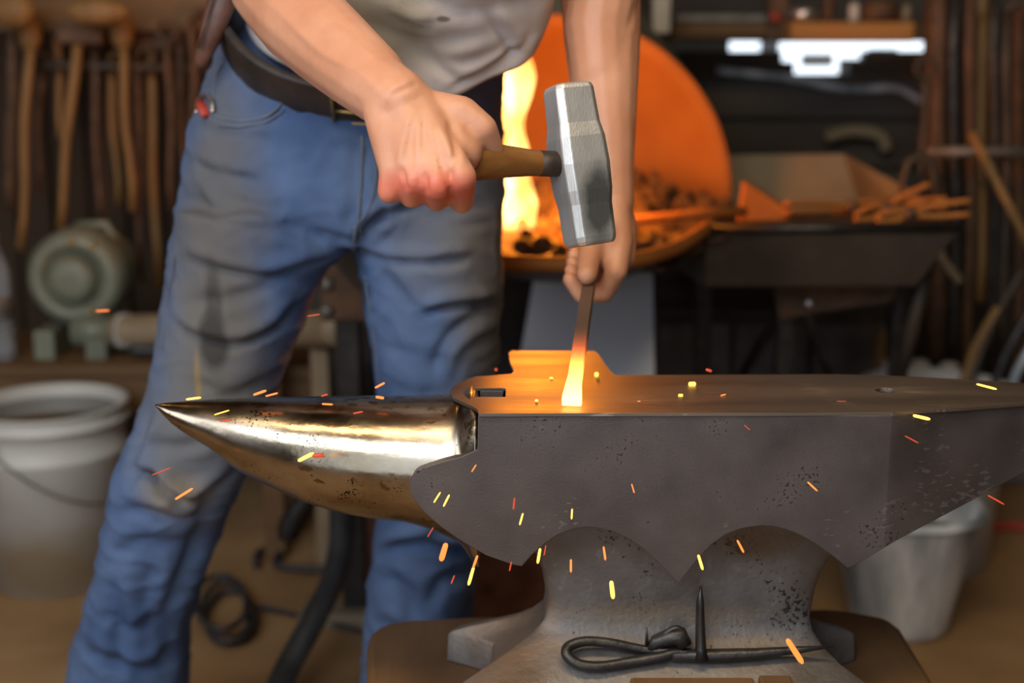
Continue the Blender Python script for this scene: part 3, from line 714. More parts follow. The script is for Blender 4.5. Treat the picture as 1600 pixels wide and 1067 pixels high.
# shirt: rings from the loose hem up to the shoulders
def sr(l, r, f, bk):
    L_, R_, F_, B_ = P(*l), P(*r), P(*f), P(*bk); c = (L_ + R_) / 2
    return c, (R_ - L_) / 2, F_ - c, B_ - c
def shirt_ring(c, u, v, vb, n=200, pw=1.8, wav=0.0):
    r = []
    for k in range(n):
        t = 2 * math.pi * k / n; cc, ss = math.cos(t), math.sin(t)
        x = math.copysign(abs(cc) ** (2 / pw), cc); y = math.copysign(abs(ss) ** (2 / pw), ss)
        p = c + u * x + (v * y if y > 0 else vb * (-y))
        p += v.normalized() * (wav * math.sin(t * 9 + 1))
        r.append(p)
    return r
b = bmesh.new(); rings = []
srs = [(sr((385, 45, 1.68), (852, 0, 1.64), (672, 155, 1.535), (620, -60, 1.82)), .004), (sr((390, 20, 1.67), (855, -12, 1.64), (690, 108, 1.515), (620, -80, 1.83)), .003),
       (sr((400, -10, 1.65), (862, -40, 1.63), (700, 60, 1.495), (620, -110, 1.82)), .002), (sr((455, -60, 1.63), (872, -85, 1.61), (705, -15, 1.465), (630, -160, 1.79)), .002),
       (sr((455, -150, 1.60), (880, -150, 1.58), (710, -110, 1.43), (640, -250, 1.75)), .001), (sr((440, -260, 1.56), (900, -260, 1.55), (715, -230, 1.40), (650, -350, 1.70)), 0),
       (sr((420, -400, 1.53), (925, -400, 1.53), (720, -390, 1.40), (680, -470, 1.64)), 0), (sr((520, -520, 1.50), (840, -520, 1.50), (700, -510, 1.42), (690, -540, 1.60)), 0), (sr((600, -560, 1.49), (760, -560, 1.49), (690, -555, 1.43), (690, -565, 1.55)), 0)]
rg = [shirt_ring(*q, wav=wv) for q, wv in srs]
# interpolate for folds
dense = []
for a, bq in zip(rg, rg[1:]):
    for t in (0, .125, .25, .375, .5, .625, .75, .875): dense.append([p.lerp(q, t) for p, q in zip(a, bq)])
dense.append(rg[-1])
for ri, r in enumerate(dense):
    ri = ri * .6
    out_ = []
    for p in r:
        f = noise.noise(V((p.x * 5 + p.z * 3, p.y * 3, p.z * 7 - p.x * 4))) * .012 + noise.noise(V((p.x * 16, p.y * 10, p.z * 22 - p.x * 14))) * .005
        f *= max(.25, 1 - ri / 25)
        out_.append(b.verts.new(p + V((0, -f, f * .3))))
    rings.append(out_)
skin(b, rings, False)
bmesh.ops.recalc_face_normals(b, faces=b.faces)
me = bpy.data.meshes.new('shirt'); b.to_mesh(me); b.free()
n = len(me.vertices); co = np.empty(n * 3); me.vertices.foreach_get('co', co); co = co.reshape(-1, 3)
nr = np.empty(n * 3); me.vertices.foreach_get('normal', nr); nr = nr.reshape(-1, 3)
co = relief(co, nr, [([(560, 30), (640, 60), (740, 62), (850, 20)], 18, .006, .6), ([(620, 60), (700, 100), (780, 85), (850, 40)], 14, .005, .6), ([(660, 90), (720, 125), (790, 100), (840, 55)], 8, .003, .8),
    ([(640, -20), (720, 20), (860, -10)], 18, .006, .6), ([(700, 140), (760, 110), (820, 72)], 4, .003, .6), ([(600, 20), (650, 40), (690, 30)], 7, .004, .7), ([(760, 20), (790, 60), (800, 90)], 9, .005, .7)])
me.vertices.foreach_set('co', co.ravel()); me.update()
SH = put_me('shirt', me, 'shirt', PR)
md = SH.modifiers.new('thick', 'SOLIDIFY'); md.thickness = .002
tag(SH, 'loose grubby white shirt with hanging hem')
blob(M['shirt'], P(585, 40, 1.5), (.075, .2, .05), (.20, .17, .10), .8, .5, 20, .5)
blob(M['shirt'], P(692, 30, 1.48), (.007, .2, .003), (.06, .05, .04), .8, .3, 90, .4)
for s, e_, S in ((-1, RE, RS), (1, LE, LS)):
    b = bmesh.new(); m1 = S.lerp(e_, .62); d_ = (e_ - S).normalized(); tube(b, [S - d_ * .03, S.lerp(e_, .3), m1], [.082, .080, .078], 32, cap=False); put('sleeve', b, 'shirt', PR)
# boots
for q, yaw in ((P(170, 1320, 1.82), -.25), (P(648, 1290, 1.84), .1)):
    b = bmesh.new(); R_ = Matrix.Rotation(yaw, 3, 'Z')
    rr = []
    for yy, hw, h in ((.10, .03, .06), (.085, .04, .10), (.04, .046, .13), (-.02, .046, .12), (-.08, .048, .085), (-.14, .052, .065), (-.18, .045, .055), (-.205, .02, .035)):
        rr.append([b.verts.new(V((q.x, q.y, 0)) + R_ @ V((hw * x, yy, h * z))) for x, z in ((-1, 0), (-1.03, .3), (-.85, .75), (-.4, 1), (.4, 1), (.85, .75), (1.03, .3), (1, 0))])
    skin(b, rr)
    for v_ in b.verts: v_.co.z += .001
    put('boot', b, 'leather', PR, sub=1)

# things on the belt
SHE = empty('knife_sheath', P(335, 40, 1.62))
tag(SHE, 'red-brown leather sheath hanging from the belt at the hip', 'sheath')
b = bmesh.new(); pp = [P(362, -60, 1.64), P(352, -15, 1.635), P(340, 20, 1.63), P(327, 62, 1.63), P(314, 96, 1.635), P(309, 108, 1.637)]
tube(b, pp, [.019, .018, .016, .013, .008, .003], 14, flat=.45, up=(0, 1, .2)); put('sheath', b, 'leather', SHE)
b = bmesh.new(); tube(b, [P(338, -45, 1.625), P(334, -10, 1.62), P(320, 38, 1.618), P(308, 75, 1.622)], .0018, 6)
put('stitching', b, 'leather', SHE)
PK = empty('pocket_knife', onto(318, 170)); tag(PK, 'small silver and red folding knife clipped to the jeans pocket', 'knife')
b = bmesh.new(); q = [onto(313, 158, .006), onto(318, 170, .008), onto(322, 181, .006)]
tube(b, q, [.006, .008, .006], 10, flat=.6); put('knife_handle', b, 'red', PK)
b = bmesh.new(); tube(b, smoothcurve([onto(307, 176, .006), onto(309, 158, .010), onto(318, 149, .012), onto(330, 156, .011), onto(332, 176, .008)], 5), .0026, 8); put('clip', b, 'steel', PK)

# ------------------------------------------------------------------ hammer
HM = empty('forging_hammer', HC); tag(HM, 'steel forging hammer with dark wooden handle swung above the hot bar', 'hammer')
la = (P(925, 384, 1.262) - P(889, 134, 1.288)); L2 = la.length / 2; la.normalize()
ha = (hd - la * hd.dot(la)).normalized(); wa = la.cross(ha).normalized()
b = bmesh.new(); rings = []
for t, s in ((-1, .72), (-.975, .80), (-.93, .85), (-.5, .90), (-.33, 1.0), (0, 1.04), (.33, 1.0), (.5, .92), (.9, .90), (.96, .86), (1, .78)):
    hw_, hh = .0235 * s, .0225 * s; ch = .28
    pts = [(1, 1 - ch), (1 - ch, 1), (-1 + ch, 1), (-1, 1 - ch), (-1, -1 + ch), (-1 + ch, -1), (1 - ch, -1), (1, -1 + ch)]
    rings.append([b.verts.new(HC + la * (L2 * t) + ha * (hw_ * x) + wa * (hh * y)) for x, y in pts])
skin(b, rings); HH = put('hammer_head', b, 'hammer', HM, smooth=False, bevel=.0012)
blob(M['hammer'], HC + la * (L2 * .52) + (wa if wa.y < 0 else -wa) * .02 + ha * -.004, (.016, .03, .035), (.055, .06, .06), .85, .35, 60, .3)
b = bmesh.new(); HEnd = on_axis(640); Lh = (HEnd - HC).length
pts = [HC - hd * .024] + [HC + hd * (Lh * t) for t in (.06, .15, .3, .45, .6, .75, .9, .97, 1)]
tube(b, pts, [.012, .0125, .0135, .0145, .0175, .0215, .023, .022, .017, .008], 20, flat=.86)
put('handle', b, 'hickory', HM)
b = bmesh.new(); tube(b, [HC + hd * .02, HC + hd * .046], [.0140, .0142], 20, flat=.86); tag(put('dark_handle_end', b, 'belt', HM), 'dark end of the handle next to the head')  # separate dark sleeve, makes the handle darker next to the head

# ------------------------------------------------------------------ forge
FG = empty('coal_forge', (.4, 2.6, 0)); tag(FG, 'sooty iron coal forge on legs with round firepot and orange-lit hood', 'forge')
ZR = .758
rim = [(700, 395), (740, 404), (785, 410), (850, 413), (920, 413), (980, 408), (1030, 397), (1070, 380), (1102, 358)]
rimp = [PZ(x, y, ZR) for x, y in rim]
rimp = smoothcurve([V((p.x, p.y, ZR)) for p in rimp], 5)
rtr = PZ(1478, 348, ZR); jn = rimp[-1]
# pan shell: front apron following the rim, right slope, back
YBK = 3.05
b = bmesh.new()
outline = rimp + [V((jn.x + .02, jn.y, ZR)), V((rtr.x, jn.y + .01, ZR)), V((P(1430, 300, 2.75).x + .05, YBK, ZR)), V((-.55, YBK, ZR)), V((rimp[0].x - .25, rimp[0].y + .25, ZR))]
cen = V((.25, 2.65, 0))
o0 = [b.verts.new(p) for p in outline]
nr_ = len(rimp)
def bend(i): return max(0, min(1, (nr_ - i) / 6)) if i < nr_ else 0       # 1 on the round part of the lip
o1 = [b.verts.new(V((cen.x + (p.x - cen.x) * .88, (cen.y + (p.y - cen.y) * .93) * (1 - bend(i)) + (p.y + .34) * bend(i), ZR - .105 + .02 * bend(i)))) for i, p in enumerate(outline)]
n_ = len(outline)
for i in range(n_): b.faces.new((o0[i], o0[(i + 1) % n_], o1[(i + 1) % n_], o1[i]))
b.faces.new(o1)
i1 = [b.verts.new(V((cen.x + (p.x - cen.x) * .86, (cen.y + (p.y - cen.y) * .9) * (1 - bend(i)) + (p.y + .36) * bend(i), ZR - .06))) for i, p in enumerate(outline)]
i0 = [b.verts.new(V((cen.x + (p.x - cen.x) * .98, cen.y + (p.y - cen.y) * .98, ZR))) for p in outline]
for i in range(n_):
    b.faces.new((o0[i], i0[i], i0[(i + 1) % n_], o0[(i + 1) % n_])); b.faces.new((i0[i], i1[i], i1[(i + 1) % n_], i0[(i + 1) % n_]))
b.faces.new(i1[::-1])
put('hearth_pan', b, 'dark_iron', FG, smooth=False)
b = bmesh.new(); tube(b, rimp, .012, 10); tag(put('firepot_rim', b, 'rust_plate', FG), 'round lip of the hearth glowing orange')
b = bmesh.new(); tube(b, [jn, V((rtr.x, jn.y + .01, ZR + .002))], .009, 10); put('front_rim', b, 'black_iron', FG)
# tall back and slanting side of the pan
b = bmesh.new()
q = [P(1120, 243, YBK), P(1318, 241, YBK), P(1350, 330, YBK - .05), P(1120, 330, YBK - .05)]; prism(b, q, (0, .012, 0))
q = [P(1318, 241, YBK), P(1436, 305, 2.62), P(1436, 345, 2.6), P(1345, 332, YBK - .05)]; prism(b, q, (.006, .012, 0))
put('pan_back', b, 'pan_tan', FG, smooth=False)
# apron plate hanging at the front right and legs
b = bmesh.new(); q = [P(1206, 424, 2.46), P(1405, 424, 2.46), P(1395, 470, 2.46), P(1275, 488, 2.46), P(1218, 500, 2.46)]; prism(b, q, (0, .01, 0)); put('apron_plate', b, 'rusty', FG, smooth=False)
for px, py in ((1266, 438), (1264, 474)):
    b = bmesh.new(); lathe(b, P(px, py, 2.45), [(.009, 0), (.009, .006), (.005, .009)], 12, (0, -1, 0)); put('bolt', b, 'steel', FG)
for (x, y, Yy, wd) in ((1100, 425, 2.72, .016), (1230, 430, 2.50, .016), (1408, 420, 2.55, .012), (541, 380, 2.40, .022)):
    p = P(x, y, Yy); b = bmesh.new(); box(b, (p.x - wd, Yy - wd, 0), (p.x + wd, Yy + wd, ZR - .1)); put('leg', b, 'black_iron', FG, smooth=False, bevel=.003)
p = P(541, 430, 2.37); b = bmesh.new(); box(b, (p.x - .045, 2.36, P(0, 500, 2.37).z), (p.x + .04, 2.378, ZR - .06)); put('leg_plate', b, 'rusty', FG, smooth=False, bevel=.003)
for py in (444, 486):
    b = bmesh.new(); lathe(b, P(511, py, 2.36), [(.012, 0), (.012, .006), (.006, .01)], 12, (0, -1, 0)); put('bolt', b, 'dark_can', FG)
b = bmesh.new(); a_, c_ = P(1230, 470, 2.5), P(1160, 585, 2.72); tube(b, [a_, c_], .011, 8); put('brace', b, 'black_iron', FG)
b = bmesh.new(); a_, c_ = P(1262, 490, 2.48), P(1300, 600, 2.7); tube(b, [a_, c_], .011, 8); put('brace', b, 'black_iron', FG)
b = bmesh.new(); a_, c_ = P(1462, 365, 2.45), P(1405, 590, 2.46); tube(b, [a_, c_], .014, 8); put('brace', b, 'dark_iron', FG)
# dished backplate of the hood
b = bmesh.new(); YH = 2.86; hc_ = P(868, 305, YH); rad = (1141 - 868) / scale_at(hc_)
ringsd = []
for j in range(13):
    r = rad * (1 - j / 12.5); row = []
    for k in range(49):
        t = math.radians(-14 + 208 * k / 48)
        row.append(b.verts.new(hc_ + V((r * math.cos(t), .16 * (1 - (r / rad) ** 2), r * math.sin(t)))))
    ringsd.append(row)
skin(b, ringsd, False, closed=False)
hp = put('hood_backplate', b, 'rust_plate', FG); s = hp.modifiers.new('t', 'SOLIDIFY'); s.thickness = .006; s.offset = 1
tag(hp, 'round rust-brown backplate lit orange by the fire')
b = bmesh.new(); lathe(b, (hc_.x - .02, YH + .10, P(0, 175, YH).z), [(.38, 0), (.33, .09), (.20, .27), (.13, .36), (.13, 1.4)], 32)
for v_ in b.verts: v_.co.y = YH + .38 + (v_.co.y - YH - .10) * .5
put('flue', b, 'hood_grey', FG)
# coal bed and glowing lumps
oc = sum((p for p in outline), V((0, 0, 0))) / len(outline)
inner_poly = [(oc.x + (p.x - oc.x) * .93, oc.y + (p.y - oc.y) * .93) for p in outline]
def inside(x, y):
    c_ = False
    for (ax, ay), (bx, by) in zip(inner_poly, inner_poly[1:] + inner_poly[:1]):
        if (ay > y) != (by > y) and x < (bx - ax) * (y - ay) / (by - ay) + ax: c_ = not c_
    return c_
b = bmesh.new(); nx_, ny_ = 60, 40; g = []
X0, X1, Y0_, Y1_ = P(700, 380, 2.4).x, P(1190, 350, 2.5).x, 2.05, 2.95
for j in range(ny_ + 1):
    row = []
    for i in range(nx_ + 1):
        x = X0 + (X1 - X0) * i / nx_; y = Y0_ + (Y1_ - Y0_) * j / ny_
        h = ZR - .020 + .10 * math.exp(-((x - .17) / .17) ** 2 - ((y - 2.72) / .15) ** 2) + .03 * noise.noise(V((x * 14, y * 14, 0))) + .012 * noise.noise(V((x * 45, y * 45, 2)))
        row.append(b.verts.new((x, y, h)))
    g.append(row)
for j in range(ny_):
    for i in range(nx_):
        cx_ = (g[j][i].co.x + g[j + 1][i + 1].co.x) / 2; cy_ = (g[j][i].co.y + g[j + 1][i + 1].co.y) / 2
        e2 = ((cx_ - .10) / .40) ** 2 + ((cy_ - 2.52) / .46) ** 2
        if e2 < 1 and inside(cx_, cy_): b.faces.new((g[j][i], g[j][i + 1], g[j + 1][i + 1], g[j + 1][i]))
for v_ in [v_ for v_ in b.verts if not v_.link_faces]: b.verts.remove(v_)
cb = put('coal_bed', b, 'coal'); tag(cb, 'bed of crushed coal filling the round hearth', 'coal', kind='stuff')
bvc = BVHTree.FromPolygons([v_.co.copy() for v_ in cb.data.vertices], [tuple(p.vertices) for p in cb.data.polygons])
lump = []
for sd_ in range(3):
    b = bmesh.new(); bmesh.ops.create_icosphere(b, subdivisions=3, radius=1)
    for v_ in b.verts: v_.co *= 1 + .35 * noise.noise(v_.co * 1.4 + V((sd_ * 7, 0, 0))) + .1 * noise.noise(v_.co * 4)
    m_ = bpy.data.meshes.new('coal_lump'); b.to_mesh(m_); b.free()
    for p in m_.polygons: p.use_smooth = False
    m_.materials.append(M['coal']); lump.append(m_)
rl = random.Random(3); cnt = 0
embers = glow('ember_coal', (1, .16, .01), 1.1)
for k in range(400):
    px = rl.uniform(790, 1150); py = rl.uniform(262, 398)
    if px > 1110 and py < 300: continue
    d = ray(px, py).normalized(); h = bvc.ray_cast(EYE, d)
    if h[0] is None: continue
    o = bpy.data.objects.new('coal_lump', lump[k % 3]); COL.objects.link(o)
    r = rl.uniform(.009, .021); o.scale = (r, r * rl.uniform(.7, 1.1), r * rl.uniform(.6, 1)); o.rotation_euler = [rl.uniform(0, 6) for _ in range(3)]
    o.location = h[0] + V((0, 0, r * .2))
    hot_ = px < 885 and py > 320 and rl.random() < .38
    if hot_:
        o.material_slots[0].link = 'OBJECT'; o.material_slots[0].material = embers
        tag(o, 'glowing orange coal at the foot of the flame', 'coal', 'glowing coals under the flame')
    else: tag(o, 'dark lump of coal heaped in the hearth below the hood', 'coal', 'coal lumps in the forge hearth')
    cnt += 1
    if cnt >= 110: break
# flame
flm = bpy.data.materials.new('flame'); flm.use_nodes = True; nt = flm.node_tree; nt.nodes.clear()
o_ = nt.nodes.new('ShaderNodeOutputMaterial'); em = nt.nodes.new('ShaderNodeEmission'); tr = nt.nodes.new('ShaderNodeBsdfTransparent'); ad = nt.nodes.new('ShaderNodeAddShader')
tc = nt.nodes.new('ShaderNodeTexCoord'); nz = nt.nodes.new('ShaderNodeTexNoise'); nz.inputs['Scale'].default_value = 14; nz.inputs['Detail'].default_value = 2
mp = nt.nodes.new('ShaderNodeMapping'); mp.inputs['Scale'].default_value = (1.6, 1, .7); nt.links.new(tc.outputs['Object'], mp.inputs[0]); nt.links.new(mp.outputs[0], nz.inputs['Vector'])
rp = nt.nodes.new('ShaderNodeValToRGB'); rp.color_ramp.elements[0].position = .36; rp.color_ramp.elements[0].color = (.9, .30, .03, 1); rp.color_ramp.elements[1].position = .52; rp.color_ramp.elements[1].color = (2.3, 1.3, .36, 1)
nt.links.new(nz.outputs['Fac'], rp.inputs[0]); nt.links.new(rp.outputs[0], em.inputs[0]); em.inputs[1].default_value = .8
nt.links.new(em.outputs[0], ad.inputs[0]); nt.links.new(tr.outputs[0], ad.inputs[1]); nt.links.new(ad.outputs[0], o_.inputs[0])
FL = empty('flame', P(805, 370, 2.45)); tag(FL, 'tall yellow flame rising from the forge hearth beside the jeans', 'flame')
for prof_ in ([(815, 375, .012), (813, 350, .026), (812, 320, .032), (808, 290, .026), (805, 262, .022), (803, 235, .026), (799, 205, .022), (801, 175, .022), (808, 148, .025), (813, 118, .027), (813, 96, .020), (808, 78, .006)],
              [(790, 400, .004), (792, 370, .018), (790, 330, .024), (788, 290, .022), (788, 240, .022), (786, 200, .024), (786, 160, .024), (787, 128, .018), (790, 100, .004)],
              [(822, 350, .004), (824, 330, .014), (824, 312, .014), (820, 292, .004)]):
    b = bmesh.new(); tube(b, smoothcurve([P(x, y, 2.45) for x, y, r in prof_], 3), [float(np.interp(i / 3, range(len(prof_)), [r for *_, r in prof_])) for i in range(3 * (len(prof_) - 1) + 1)], 16, flat=.7, up=(0, 1, 0))
    put('flame_tongue', b, flm, FL)
# fire-lit tongs and scrap lying on the forge
def bar_obj(name, pts, rad, m, label, cat, group=None, flat=1, n=8):
    b = bmesh.new(); tube(b, pts, rad, n, flat=flat); o = put(name, b, m); tag(o, label, cat, group); return o
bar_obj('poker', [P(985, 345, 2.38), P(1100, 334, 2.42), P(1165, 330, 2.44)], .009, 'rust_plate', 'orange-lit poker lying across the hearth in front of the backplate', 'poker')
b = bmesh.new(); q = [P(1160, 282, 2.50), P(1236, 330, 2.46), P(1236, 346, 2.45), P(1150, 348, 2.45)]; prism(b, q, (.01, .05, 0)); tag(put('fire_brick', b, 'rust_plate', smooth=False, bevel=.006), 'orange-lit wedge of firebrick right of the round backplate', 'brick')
def tongs(a, j, e, label, spread=.012):
    t = empty('fire_tongs', j); tag(t, label, 'tongs', 'tongs laid on the forge'); a, j, e = V(a), V(j), V(e)
    for s in (-1, 1):
        b = bmesh.new(); off = V((0, 0, spread * s)); pp = smoothcurve([a + off, a.lerp(j, .6) + off * .8, j, j.lerp(e, .4) - off * .8, e - off * .3], 4)
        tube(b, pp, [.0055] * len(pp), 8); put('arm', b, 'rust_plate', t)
    b = bmesh.new(); lathe(b, j - V((0, .012, 0)), [(.012, 0), (.012, .024)], 12, (0, 1, 0)); put('rivet', b, 'rusty', t)
tongs(P(1516, 324, 2.36), P(1420, 334, 2.38), P(1370, 342, 2.38), 'reddish tongs whose handles stick out furthest past the pan end')
tongs(P(1452, 300, 2.40), P(1385, 326, 2.42), P(1335, 340, 2.42), 'orange-lit tongs slanting up to the right on the forge end', .014)
tongs(P(1225, 326, 2.44), P(1330, 322, 2.46), P(1385, 318, 2.46), 'long orange-lit tongs lying level along the forge pan', .008)
tongs(P(1480, 318, 2.44), P(1400, 318, 2.48), P(1300, 330, 2.50), 'grey tongs lying behind the orange ones', .008)

# ------------------------------------------------------------------ things under and behind the forge
b = bmesh.new(); q = [P(836, 426, 2.50), P(1020, 426, 2.50), P(1024, 690, 2.36), P(790, 690, 2.36)]; prism(b, q, (0, .015, 0)); o = put('sheet_panel', b, 'grey_sheet', smooth=False); tag(o, 'pale blue-grey sheet leaning under the forge behind the anvil', 'sheet')
b = bmesh.new()
rr = []
for i in range(9):
    y = 405 + i * 28; c = P(790 + 6 * math.sin(i), y, 2.85); rr.append([c + V(((.055 + .01 * noise.noise(V((k * .7, i * .4, 0)))) * math.cos(t), .03 * math.sin(t), 0)) for k, t in enumerate([2 * math.pi * k / 16 for k in range(16)])])
add_rings(b, rr); tag(put('hanging_rag', b, 'cloth_dark'), 'dark rag hanging under the forge beside the jeans', 'rag')
for i, (x, y, lab) in enumerate(((1030, 505, 'sooty concrete block under the forge next to the leaning sheet'), (1150, 505, 'sooty concrete block on the low wall, middle of three'), (1272, 508, 'sooty concrete block under the forge, furthest right of three'))):
    b = bmesh.new(); a = P(x, y, 3.2); box(b, (a.x, 3.2, 0 if 0 else a.z - .19), (a.x + .178, 3.36, a.z)); tag(put('concrete_block', b, 'block', smooth=False, bevel=.006), lab, 'block', 'concrete blocks under the forge')
b = bmesh.new(); zt2 = P(0, 505, 3.2).z - .192; box(b, (.2, 3.2, 0), (1.9, 3.4, zt2)); tag(put('block_ledge', b, 'block', smooth=False, bevel=.01), 'low dark concrete ledge along the back wall', 'ledge')

# left bench with blower, pipe and bottle
b = bmesh.new(); zb = P(0, 572, 2.80).z; box(b, (-1.75, 2.58, zb - .10), (-.42, 3.05, zb))
for x in (-1.7, -.55): box(b, (x, 2.62, 0), (x + .08, 2.70, zb - .1)); box(b, (x, 2.92, 0), (x + .08, 3.0, zb - .1))
BN = empty('work_bench', (-1.1, 2.8, 0)); tag(BN, 'low brown wooden bench behind the white bucket', 'bench')
b.free()
b = bmesh.new(); box(b, (-1.95, 2.80, zb - .03), (-.42, 3.17, zb)); put('top', b, 'bench_wood', BN, smooth=False, bevel=.006)
b = bmesh.new(); box(b, (-1.94, 2.81, zb - .115), (-.43, 2.84, zb - .0305)); put('front_board', b, 'bench_wood', BN, smooth=False, bevel=.006)
for x in (-1.7, -.55):
    for y in (2.845, 3.07):
        b = bmesh.new(); box(b, (x, y, 0), (x + .08, y + .08, zb - .03)); put('leg', b, 'bench_wood', BN, smooth=False, bevel=.005)
BC = P(115, 436, 2.90)
BW = empty('blower', (BC.x, 2.95, zb)); tag(BW, 'round green-grey electric blower standing on the low bench', 'blower')
s_ = scale_at(BC); R1 = 78 / s_
b = bmesh.new(); lathe(b, BC + V((0, .10, 0)), [(R1 * .8, 0), (R1 * .97, .015), (R1, .04), (R1 * .97, .085), (R1 * .88, .105), (R1 * .70, .112), (R1 * .60, .10), (R1 * .55, .085)], 48, (0, -1, 0)); put('scroll_housing', b, 'green_grey', BW)
b = bmesh.new(); lathe(b, BC + V((-.002, .03, 0)), [(R1 * .47, 0), (R1 * .47, .035), (R1 * .42, .048), (R1 * .25, .052)], 40, (0, -1, 0)); put('intake_cover', b, 'green_grey', BW)
b = bmesh.new(); lathe(b, BC + V((0, .26, 0)), [(R1 * .62, 0), (R1 * .68, .02), (R1 * .68, .14)], 32, (0, -1, 0)); put('motor', b, 'green_grey', BW)
b = bmesh.new(); c = P(160, 398, 2.85); tube(b, [P(120, 352, 3.0), P(165, 350, 3.0), P(180, 372, 3.0), P(182, 430, 3.0)], .010, 8); put('bracket', b, 'green_grey', BW)
for px in (72, 152):
    p = P(px, 548, 2.87); b = bmesh.new(); box(b, (p.x - .02, 2.85, zb + .0005), (p.x + .025, 2.96, P(0, 515, 2.87).z)); put('foot', b, 'green_grey', BW, smooth=False, bevel=.004)
po = P(178, 517, 2.88)
b = bmesh.new(); tube(b, [V((BC.x, 2.88, po.z + .0)), po], [.034, .034], 20); put('outlet', b, 'green_grey', BW)
for px, py in ((110, 378), (145, 386), (142, 487)):
    b = bmesh.new(); lathe(b, P(px, py, 2.795), [(.006, -.01), (.006, .004), (.003, .006)], 10, (0, -1, 0)); put('bolt', b, 'brass', BW)
PI_ = empty('air_pipe', (po.x, 2.88, po.z)); tag(PI_, 'tan air pipe running from the blower toward the forge', 'pipe')
b = bmesh.new(); pe = P(535, 513, 2.52); tube(b, smoothcurve([po + V((.001, 0, 0)), P(300, 515, 2.84), P(440, 515, 2.68), pe], 5), .036, 20); put('tube', b, 'pipe_tan', PI_)
b = bmesh.new(); q0 = P(186, 517, 2.88); tube(b, [q0, q0 + V((.028, 0, 0))], .0385, 20); tag(put('clamp', b, 'white_plastic', PI_), 'white band round the pipe')
bar_obj('dark_hose', smoothcurve([P(205, 546, 2.86), P(260, 548, 2.86), P(330, 546, 2.86)], 4), .014, 'rubber', 'dark hose lying along the bench under the tan pipe', 'hose')
BO = empty('water_bottle', P(4, 565, 2.87)); tag(BO, 'clear ribbed plastic water bottle standing at the left edge of the bench', 'bottle')
pb = P(0, 566, 2.87); pb.z = zb + .0005
b = bmesh.new(); pr = [(.030, 0.001), (.034, .01)] + [(.034 + .0015 * (i % 2), .02 + .012 * i) for i in range(13)] + [(.034, .19), (.030, .21), (.016, .245), (.0125, .26)]
lathe(b, pb, pr, 24, cap=True); put('bottle_body', b, 'bottle', BO)
b = bmesh.new(); lathe(b, pb + V((0, 0, .26)), [(.0145, 0), (.0145, .018)], 16); put('cap', b, 'beige', BO)
b = bmesh.new(); lathe(b, pb, [(.0345, .09), (.0365, .092), (.0365, .14), (.0345, .142)], 24, cap=False); put('wrapper', b, 'dark_can', BO)
# white bucket
def bucket(px, ybot, Y, rt, rb, h, m, label, name='plastic_bucket', handle_ang=None, lid=None, fill=None):
    p = P(px, ybot, Y); c = V((p.x, p.y, .001)); t = empty(name, c); tag(t, label, 'bucket')
    b = bmesh.new()
    prf = [(rb * .3, 0), (rb, 0), (rb + (rt - rb) * .72, h * .72), (rb + (rt - rb) * .74 + .006, h * .735), (rb + (rt - rb) * .76 + .006, h * .76), (rb + (rt - rb) * .77, h * .775), (rb + (rt - rb) * .90, h * .90), (rt + .008, h * .91), (rt + .008, h * .925), (rt, h * .935), (rt, h * .985), (rt + .007, h * .99), (rt + .006, h), (rt - .006, h), (rt - .006, h * .9), (rb - .004, .008), (rb * .3, .008)]
    lathe(b, c, prf, 64, cap=False); put('body', b, m, t)
    if fill:
        b = bmesh.new(); lathe(b, c, [(rt - .012, h * fill - .005), (rt - .007, h * fill)], 48); put('contents', b, 'water', t)
    if handle_ang is not None:
        b = bmesh.new(); a0 = handle_ang; z0 = h * .83
        ear = c + V((math.sin(a0) * rt, -math.cos(a0) * rt, z0)); opp = c + V((-math.sin(a0) * rt, math.cos(a0) * rt, z0))
        box(b, (ear.x - .014, ear.y - .012, ear.z - .022), (ear.x + .014, ear.y + .03, ear.z + .022)); put('ear', b, m, t, smooth=False, bevel=.004)
        b = bmesh.new(); pp = []
        for k in range(25):
            f = k / 24; ang = a0 + math.pi * f; rr_ = rt * 1.045
            pp.append(c + V((math.sin(ang) * rr_, -math.cos(ang) * rr_, z0 - .125 * math.sin(math.pi * f))))
        tube(b, pp, .0028, 8); put('bail', b, 'dark_can', t)
    return t
bucket(98, 935, 2.62, .152, .132, .37, 'white_plastic', 'white plastic bucket with wire bail on the floor at the left', handle_ang=-.42, fill=.93)
blob(M['white_plastic'], V((-.92, 2.5, .06)), (.12, .3, .07), (.36, .25, .10), .7, .5, 14, .5)
bucket(1442, 900, 2.72, .150, .130, .38, 'white_plastic', 'white plastic bucket behind the galvanised pail')
# galvanised pail
gp = P(1404, 968, 2.38); c = V((gp.x, gp.y, .001)); GP = empty('galvanised_pail', c); tag(GP, 'dented galvanised steel pail with rusty water right of the anvil stump', 'pail')
b = bmesh.new(); lathe(b, c, [(.03, 0), (.088, 0), (.092, .004), (.094, .02), (.134, .225), (.139, .232), (.141, .238), (.137, .243), (.131, .238), (.090, .012), (.03, .012)], 64, cap=False); put('body', b, 'galv', GP)
b = bmesh.new(); lathe(b, c, [(.112, .170), (.1195, .175)], 48); put('contents', b, 'water', GP)
b = bmesh.new(); tube(b, [c + V((math.cos(t) * .143, math.sin(t) * .143, .232)) for t in [math.radians(-150 + 12 * k) for k in range(16)]], .003, 8); put('bail', b, 'galv', GP)
bar_obj('red_hose', smoothcurve([PZ(1530, 826, .012), PZ(1580, 822, .012), PZ(1640, 826, .012), PZ(1700, 835, .012)], 5), .010, 'red', 'faded red hose lying on the floor at the right edge', 'hose')

